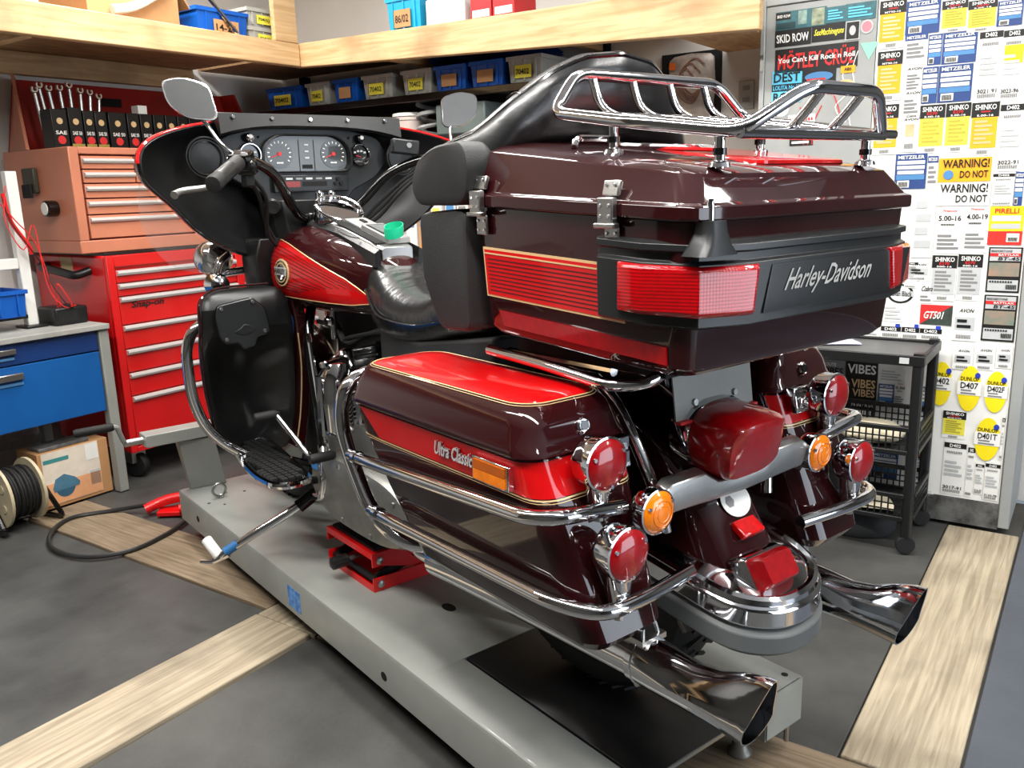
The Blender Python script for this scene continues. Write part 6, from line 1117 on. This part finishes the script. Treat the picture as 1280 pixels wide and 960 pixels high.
# ---- leg shields
for s in (-1, 1):
    f_ = (lambda m: m) if s < 0 else (lambda m: m.mirror())
    def hsec(z, xo, xi, yo, ym, yi, th=.05):
        pts = []; n = 12
        for k in range(n+1):
            q = k/n; x = xo+(xi-xo)*q; y = yo*(1-q)**2+2*ym*q*(1-q)+yi*q*q; pts.append(V(x, y, z))
        return pts+[p+V(0, th, 0) for p in pts[::-1]]
    SH = [(.455, -.28, -.14, 2.66, 2.70, 2.64), (.50, -.345, -.13, 2.66, 2.74, 2.62), (.56, -.385, -.125, 2.62, 2.74, 2.60), (.64, -.405, -.125, 2.59, 2.74, 2.57), (.74, -.420, -.13, 2.57, 2.72, 2.55), (.82, -.430, -.14, 2.54, 2.68, 2.52), (.862, -.438, -.15, 2.51, 2.57, 2.50), (.90, -.443, -.155, 2.48, 2.46, 2.475), (.98, -.446, -.17, 2.468, 2.452, 2.47), (1.012, -.42, -.18, 2.485, 2.475, 2.485), (1.024, -.38, -.20, 2.51, 2.505, 2.51)]
    sh = P('leg_shield', f_(MB().loft([hsec(*r) for r in SH])), PLASTIC, sub=1, label='black leg shield with glove box')
    P('shield_rim', f_(MB().tube(spline([(-.35, 2.66, .50), (-.388, 2.62, .56), (-.408, 2.59, .64), (-.423, 2.57, .74), (-.434, 2.53, .84), (-.445, 2.478, .93), (-.447, 2.472, .985), (-.42, 2.488, 1.016), (-.36, 2.51, 1.03), (-.22, 2.51, 1.03)], 4), .004, 6)), MAROON, sh)
    inn = MB().loft([[V(x, y, z) for x, y in ((xi, 2.405+dy), (xi+.035, 2.40+dy), (xi+.05, 2.45+dy), (xi+.04, 2.56+dy), (xi, 2.57+dy))] for z, xi, dy in ((.47, -.14, .19), (.60, -.128, .16), (.75, -.13, .12), (.90, -.15, .08), (.98, -.165, .07))])
    P('shield_inner_panel', f_(inn), MAROON, sh, bev=.006); P('pinstripe', f_(MB().tube(spline([(-.138, 2.591, .48), (-.126, 2.562, .60), (-.128, 2.522, .75), (-.145, 2.488, .87)], 5), .0024, 5)), GOLD, sh)
    do = [(p.x, p.y) for p in fillet([(-.404, .985, 0), (-.30, 1.0, 0), (-.262, .965, 0), (-.252, .90, 0), (-.262, .885, 0), (-.293, .882, 0), (-.300, .855, 0), (-.338, .850, 0), (-.347, .873, 0), (-.385, .872, 0), (-.402, .89, 0), (-.412, .95, 0)], .012, 4, True)]
    dd_ = MB().prism(do, (0, 2.452, 0), X, Z, V(0, -.008, 0)); door = P('glove_box_door', f_(dd_), PLASTIC2, sh, bev=.003)
    P('door_gasket', f_(MB().tube([V(x, 2.449, z) for x, z in do], .003, 5, True)), BLACK, sh)
    for x, z in ((-.392, .975), (-.298, .988), (-.268, .898), (-.385, .885)): P('door_screw', f_(MB().lathe([(.006, 0), (.005, .003)], (x, 2.444, z), (0, -1, 0), 12)), STEEL, door)
    P('door_emblem', f_(MB().prism([(-.36, .905), (-.34, .915), (-.33, .925), (-.31, .92), (-.296, .908), (-.31, .897), (-.33, .893), (-.345, .896)], (0, 2.444, 0), X, Z, V(0, -.002, 0))), PLASTIC, door, bev=.001)
    P('engine_guard', f_(MB().tube(fillet([(-.11, 2.55, .98), (-.30, 2.56, .965), (-.44, 2.57, .91), (-.466, 2.57, .85), (-.462, 2.58, .70), (-.43, 2.58, .60), (-.375, 2.58, .535), (-.24, 2.52, .44), (-.11, 2.46, .38)], .06, 6), .0165, 14)), CHROME)
# ---- footboards, pedals, stand
for s in (-1, 1):
    f_ = (lambda m: m) if s < 0 else (lambda m: m.mirror())
    fo_ = [V(*p, 0) for p in ((-.205, 2.655), (-.245, 2.70), (-.29, 2.69), (-.335, 2.60), (-.365, 2.45), (-.382, 2.32), (-.378, 2.22), (-.35, 2.185), (-.275, 2.19), (-.25, 2.35))]
    ol = fillet(fo_, .05, 4, True); fz = lambda p: .503
    fb = P('footboard', f_(MB().prism([(p.x, p.y) for p in ol], (0, 0, .486), X, Y, V(0, 0, .016))), BLACK); P('footboard_rim', f_(MB().tube([V(p.x, p.y, .495) for p in ol], .011, 8, True)), CHROME, fb)
    import itertools
    def inside(x, y):
        c = False; n = len(ol)
        for i in range(n):
            a, b = ol[i], ol[i-1]
            if (a.y > y) != (b.y > y) and x < (b.x-a.x)*(y-a.y)/(b.y-a.y)+a.x: c = not c
        return c
    for i in range(9):
        for j in range(22):
            x, y = -.385+.0215*i, 2.20+.023*j
            if all(inside(x+dx, y+dy) for dx in (-.012, .012) for dy in (-.013, .013)): P('rubber_block', f_(MB().bb((x-.0085, y-.009, .502), (x+.0085, y+.009, .508))), RUBBER, fb)
    P('footboard_bracket', f_(MB().tube(fillet([(-.30, 2.60, .48), (-.2, 2.55, .46), (-.12, 2.5, .43)], .03), .012, 8).tube(fillet([(-.30, 2.26, .48), (-.2, 2.26, .46), (-.12, 2.28, .43)], .03), .012, 8)), BLACK, fb)
sl = P('shift_lever', MB().tube(fillet([(-.265, 2.43, .642), (-.25, 2.38, .60), (-.225, 2.31, .53), (-.22, 2.24, .53), (-.22, 2.16, .565)], .04), .009, 10), CHROME)
for p, d in (((-.265, 2.43, .642), (-1, 0, 0)), ((-.22, 2.16, .565), (-1, 0, 0))): P('pedal_rubber', MB().lathe([(.008, -.01), (.013, 0), (.0145, .01), (.0145, .062), (.012, .068)], p, d, 14), RUBBER, sl)
P('stand_bracket', MB().tube(fillet([(-.20, 2.25, .56), (-.225, 2.2, .50), (-.23, 2.22, .42), (-.21, 2.33, .395)], .05), .014, 10), CHROME)
ss = P('side_stand', MB().tube(spline([(-.205, 2.33, .40), (-.27, 2.355, .355), (-.38, 2.40, .295), (-.455, 2.43, .252), (-.478, 2.437, .24)], 5), lambda q: .0155-.004*q, 12), CHROME)
P('stand_pivot', MB().tube([(-.19, 2.325, .41), (-.255, 2.345, .365)], .021, 12), BLACK, ss)
P('stand_foot', MB().tube(spline([(-.455, 2.425, .245), (-.478, 2.44, .232), (-.497, 2.45, .224), (-.525, 2.47, .226)], 5), lambda q: .012-.006*q, 8), CHROME, ss); P('blue_tape', MB().tube([(-.425, 2.42, .27), (-.462, 2.433, .249)], .0145, 12), BLUET, ss)
P('white_sleeve', MB().lathe([(.015, 0), (.0165, .004), (.0165, .065), (.014, .069)], (-.478, 2.44, .238), (-.25, .62, .62), 14), WHITE, ss)
# ---- engine
eng = P('crankcase', MB().loft([[V(x, y, z) for y, z in ((2.42, .42), (2.46, .50), (2.40, .60), (2.2, .64), (2.0, .60), (1.75, .58), (1.66, .50), (1.68, .36), (2.0, .325), (2.35, .325))] for x in (-.13, -.11, .11, .13)]), ALU, bev=.01)
def cyl(y0, z0, tilt):
    up = V(0, math.sin(tilt), math.cos(tilt)); b = V(0, y0, z0)
    c = P('cylinder', MB().lathe([(.06, 0), (.06, .16)], b, up, 24), BLACK)
    q = up.to_track_quat('Z', 'Y').to_matrix()
    for k in range(10): P('cooling_fin', MB().loft([[b+up*(.012+.0145*k+d)+q @ V(x, y, 0) for x, y in rrect(.215, .19, .05, 5)] for d in (0, .0045)]), ALU if k % 1 == 0 else BLACK, c)
    P('rocker_box', MB().loft([[b+up*d+q @ V(x, y, 0) for x, y in rrect(w, w*.85, .03, 4)] for d, w in ((.16, .18), (.20, .18), (.225, .15), (.235, .10))]), CHROME, c)
    for sx in (-.06, .06): P('rocker_bolt', MB().lathe([(.009, 0), (.009, .012)], b+up*.205+q @ V(.085*(1 if sx > 0 else -1), sx, 0), up, 8), STEEL, c)
cyl(2.16, .60, -.32); cyl(2.30, .60, .38)
P('dark_gap_filler', MB().bb((-.03, 1.95, .62), (.11, 2.46, .95)), PLASTIC, bev=.01)  # black box added to fill the see-through engine gap with darkness
hc = P('horn_cover', MB().loft([[V(x, 2.155+y, z) for x, y in [(-.150-w*.55*(1+math.cos(a)), d*1.15*math.sin(a)) for a in [2*PI*k/20 for k in range(20)]]] for z, w, d in ((.625, .07, .034), (.64, .085, .042), (.72, .09, .045), (.79, .085, .042), (.83, .06, .03), (.84, .03, .015))]), CHROME, label='chrome horn cover')
P('horn_cover_rib', MB().loft([[V(-.246-d, 2.15+y, z) for d, y in ((0, -.014), (.007, -.01), (.007, .010), (0, .014))] for z in (.63, .80)]), CHROME, hc); P('horn_cap', MB().lathe([(.014, 0), (.014, .012), (.009, .016)], (-.225, 2.15, .825), (-.2, 0, 1), 12), CHROME, hc)
pc = P('primary_cover', MB().loft([[V(x, y, z) for y, z in [(2.03+(.0+r)*c_*1.0, .462+.095*s_*r/.27*(1 if True else 1)) for c_, s_ in [(math.copysign(abs(math.cos(a))**.7, math.cos(a)), math.copysign(abs(math.sin(a))**.8, math.sin(a))) for a in [2*PI*k/36 for k in range(36)]]]] for x, r in ((-.13, .285), (-.205, .285), (-.222, .27), (-.228, .22), (-.229, .05))]), ALU, label='cast aluminium primary cover')
P('primary_badge', MB().bb((-.2305, 2.24, .50), (-.228, 2.28, .54)), BLUET, pc)
for k in range(10):
    a = 2*PI*k/10; P('cover_bolt', MB().lathe([(.008, 0), (.008, .006)], (-.224, 2.03+.262*math.cos(a), .462+.082*math.sin(a)), (-1, 0, 0), 8), STEEL, pc)
P('petcock', MB().lathe([(.016, 0), (.018, .01), (.012, .02)], (-.09, 2.36, .915), (-1, 0, 0), 14).box((-.115, 2.375, .912), (.008, .06, .012)).tube([(-.085, 2.36, .95), (-.085, 2.36, .86)], .012, 10), CHROME)
P('carburettor', MB().box((.02, 2.14, .82), (.14, .09, .10)).tube([(-.06, 2.14, .85), (-.12, 2.18, .84)], .02, 10), BLACK, bev=.01)
for k in range(2): P('wiring_hose', MB().tube(spline([(-.06-.01*k, 2.42-.03*k, .93), (-.07-.01*k, 2.34-.02*k, .88-.02*k), (-.09, 2.26, .86+.015*k), (-.07-.01*k, 2.12-.03*k, .91), (-.06, 2.0-.02*k, .92)], 5), .005+.001*(k % 3), 8), RUBBER)
for s in (-1, 1):
    P('frame_rail', MB().tube(fillet([(s*.05, 2.55, 1.0), (s*.13, 2.46, .85), (s*.135, 2.38, .45), (s*.12, 2.25, .335), (s*.12, 1.7, .335), (s*.13, 1.55, .50), (s*.13, 1.5, .80), (s*.13, 1.25, .90)], .08, 6), .016, 12), BLACK)
    P('side_cover', MB().loft([[V(s*x, y, z) for y, z in ((1.66, .64), (1.60, .82), (1.70, .86), (1.93, .80), (1.93, .72), (1.80, .64))] for x in (.10, .165, .178)]), MAROON, bev=.012, label='maroon side cover')
P('head_tube', MB().tube([(0, 2.52, 1.14), (0, 2.60, .93)], .035, 14), BLACK); P('backbone', MB().tube([(0, 2.52, 1.05), (0, 2.0, .98), (0, 1.5, .90)], .03, 10), BLACK)
P('battery_box', MB().bb((-.12, 1.50, .60), (.12, 1.86, .89)), PLASTIC, bev=.01); P('swing_arm', MB().bb((-.105, 1.28, .48), (-.075, 1.72, .54)).bb((.075, 1.28, .48), (.105, 1.72, .54)), BLACK, bev=.006); P('axle', MB().tube([(-.12, 1.30, .512), (.12, 1.30, .512)], .012, 10), STEEL)
for s in (-1, 1): 
    sk_ = P('shock_absorber', MB().tube([(s*.135, 1.38, .86), (s*.125, 1.31, .53)], .02, 12), BLACK); P('shock_cover', MB().tube([(s*.135, 1.385, .87), (s*.132, 1.36, .74)], .031, 14), CHROME, sk_)
P('push_rod_tube', MB().tube([(.10, 2.10, .60), (.10, 2.07, .80)], .011, 8), CHROME); P('oil_line', MB().tube(spline([(-.15, 2.40, .88), (-.155, 2.35, .65), (-.15, 2.32, .50)], 5), .008, 8), CHROME); P('exhaust_header', MB().tube(fillet([(.05, 2.35, .72), (.12, 2.45, .60), (.2, 2.4, .42), (.232, 2.1, .41), (.232, 1.59, .441)], .07), .026, 12), CHROME); P('exhaust_header', MB().tube(fillet([(-.02, 2.0, .50), (-.10, 1.88, .42), (-.20, 1.76, .41), (-.232, 1.66, .438), (-.232, 1.59, .441)], .06), .026, 12), CHROME)
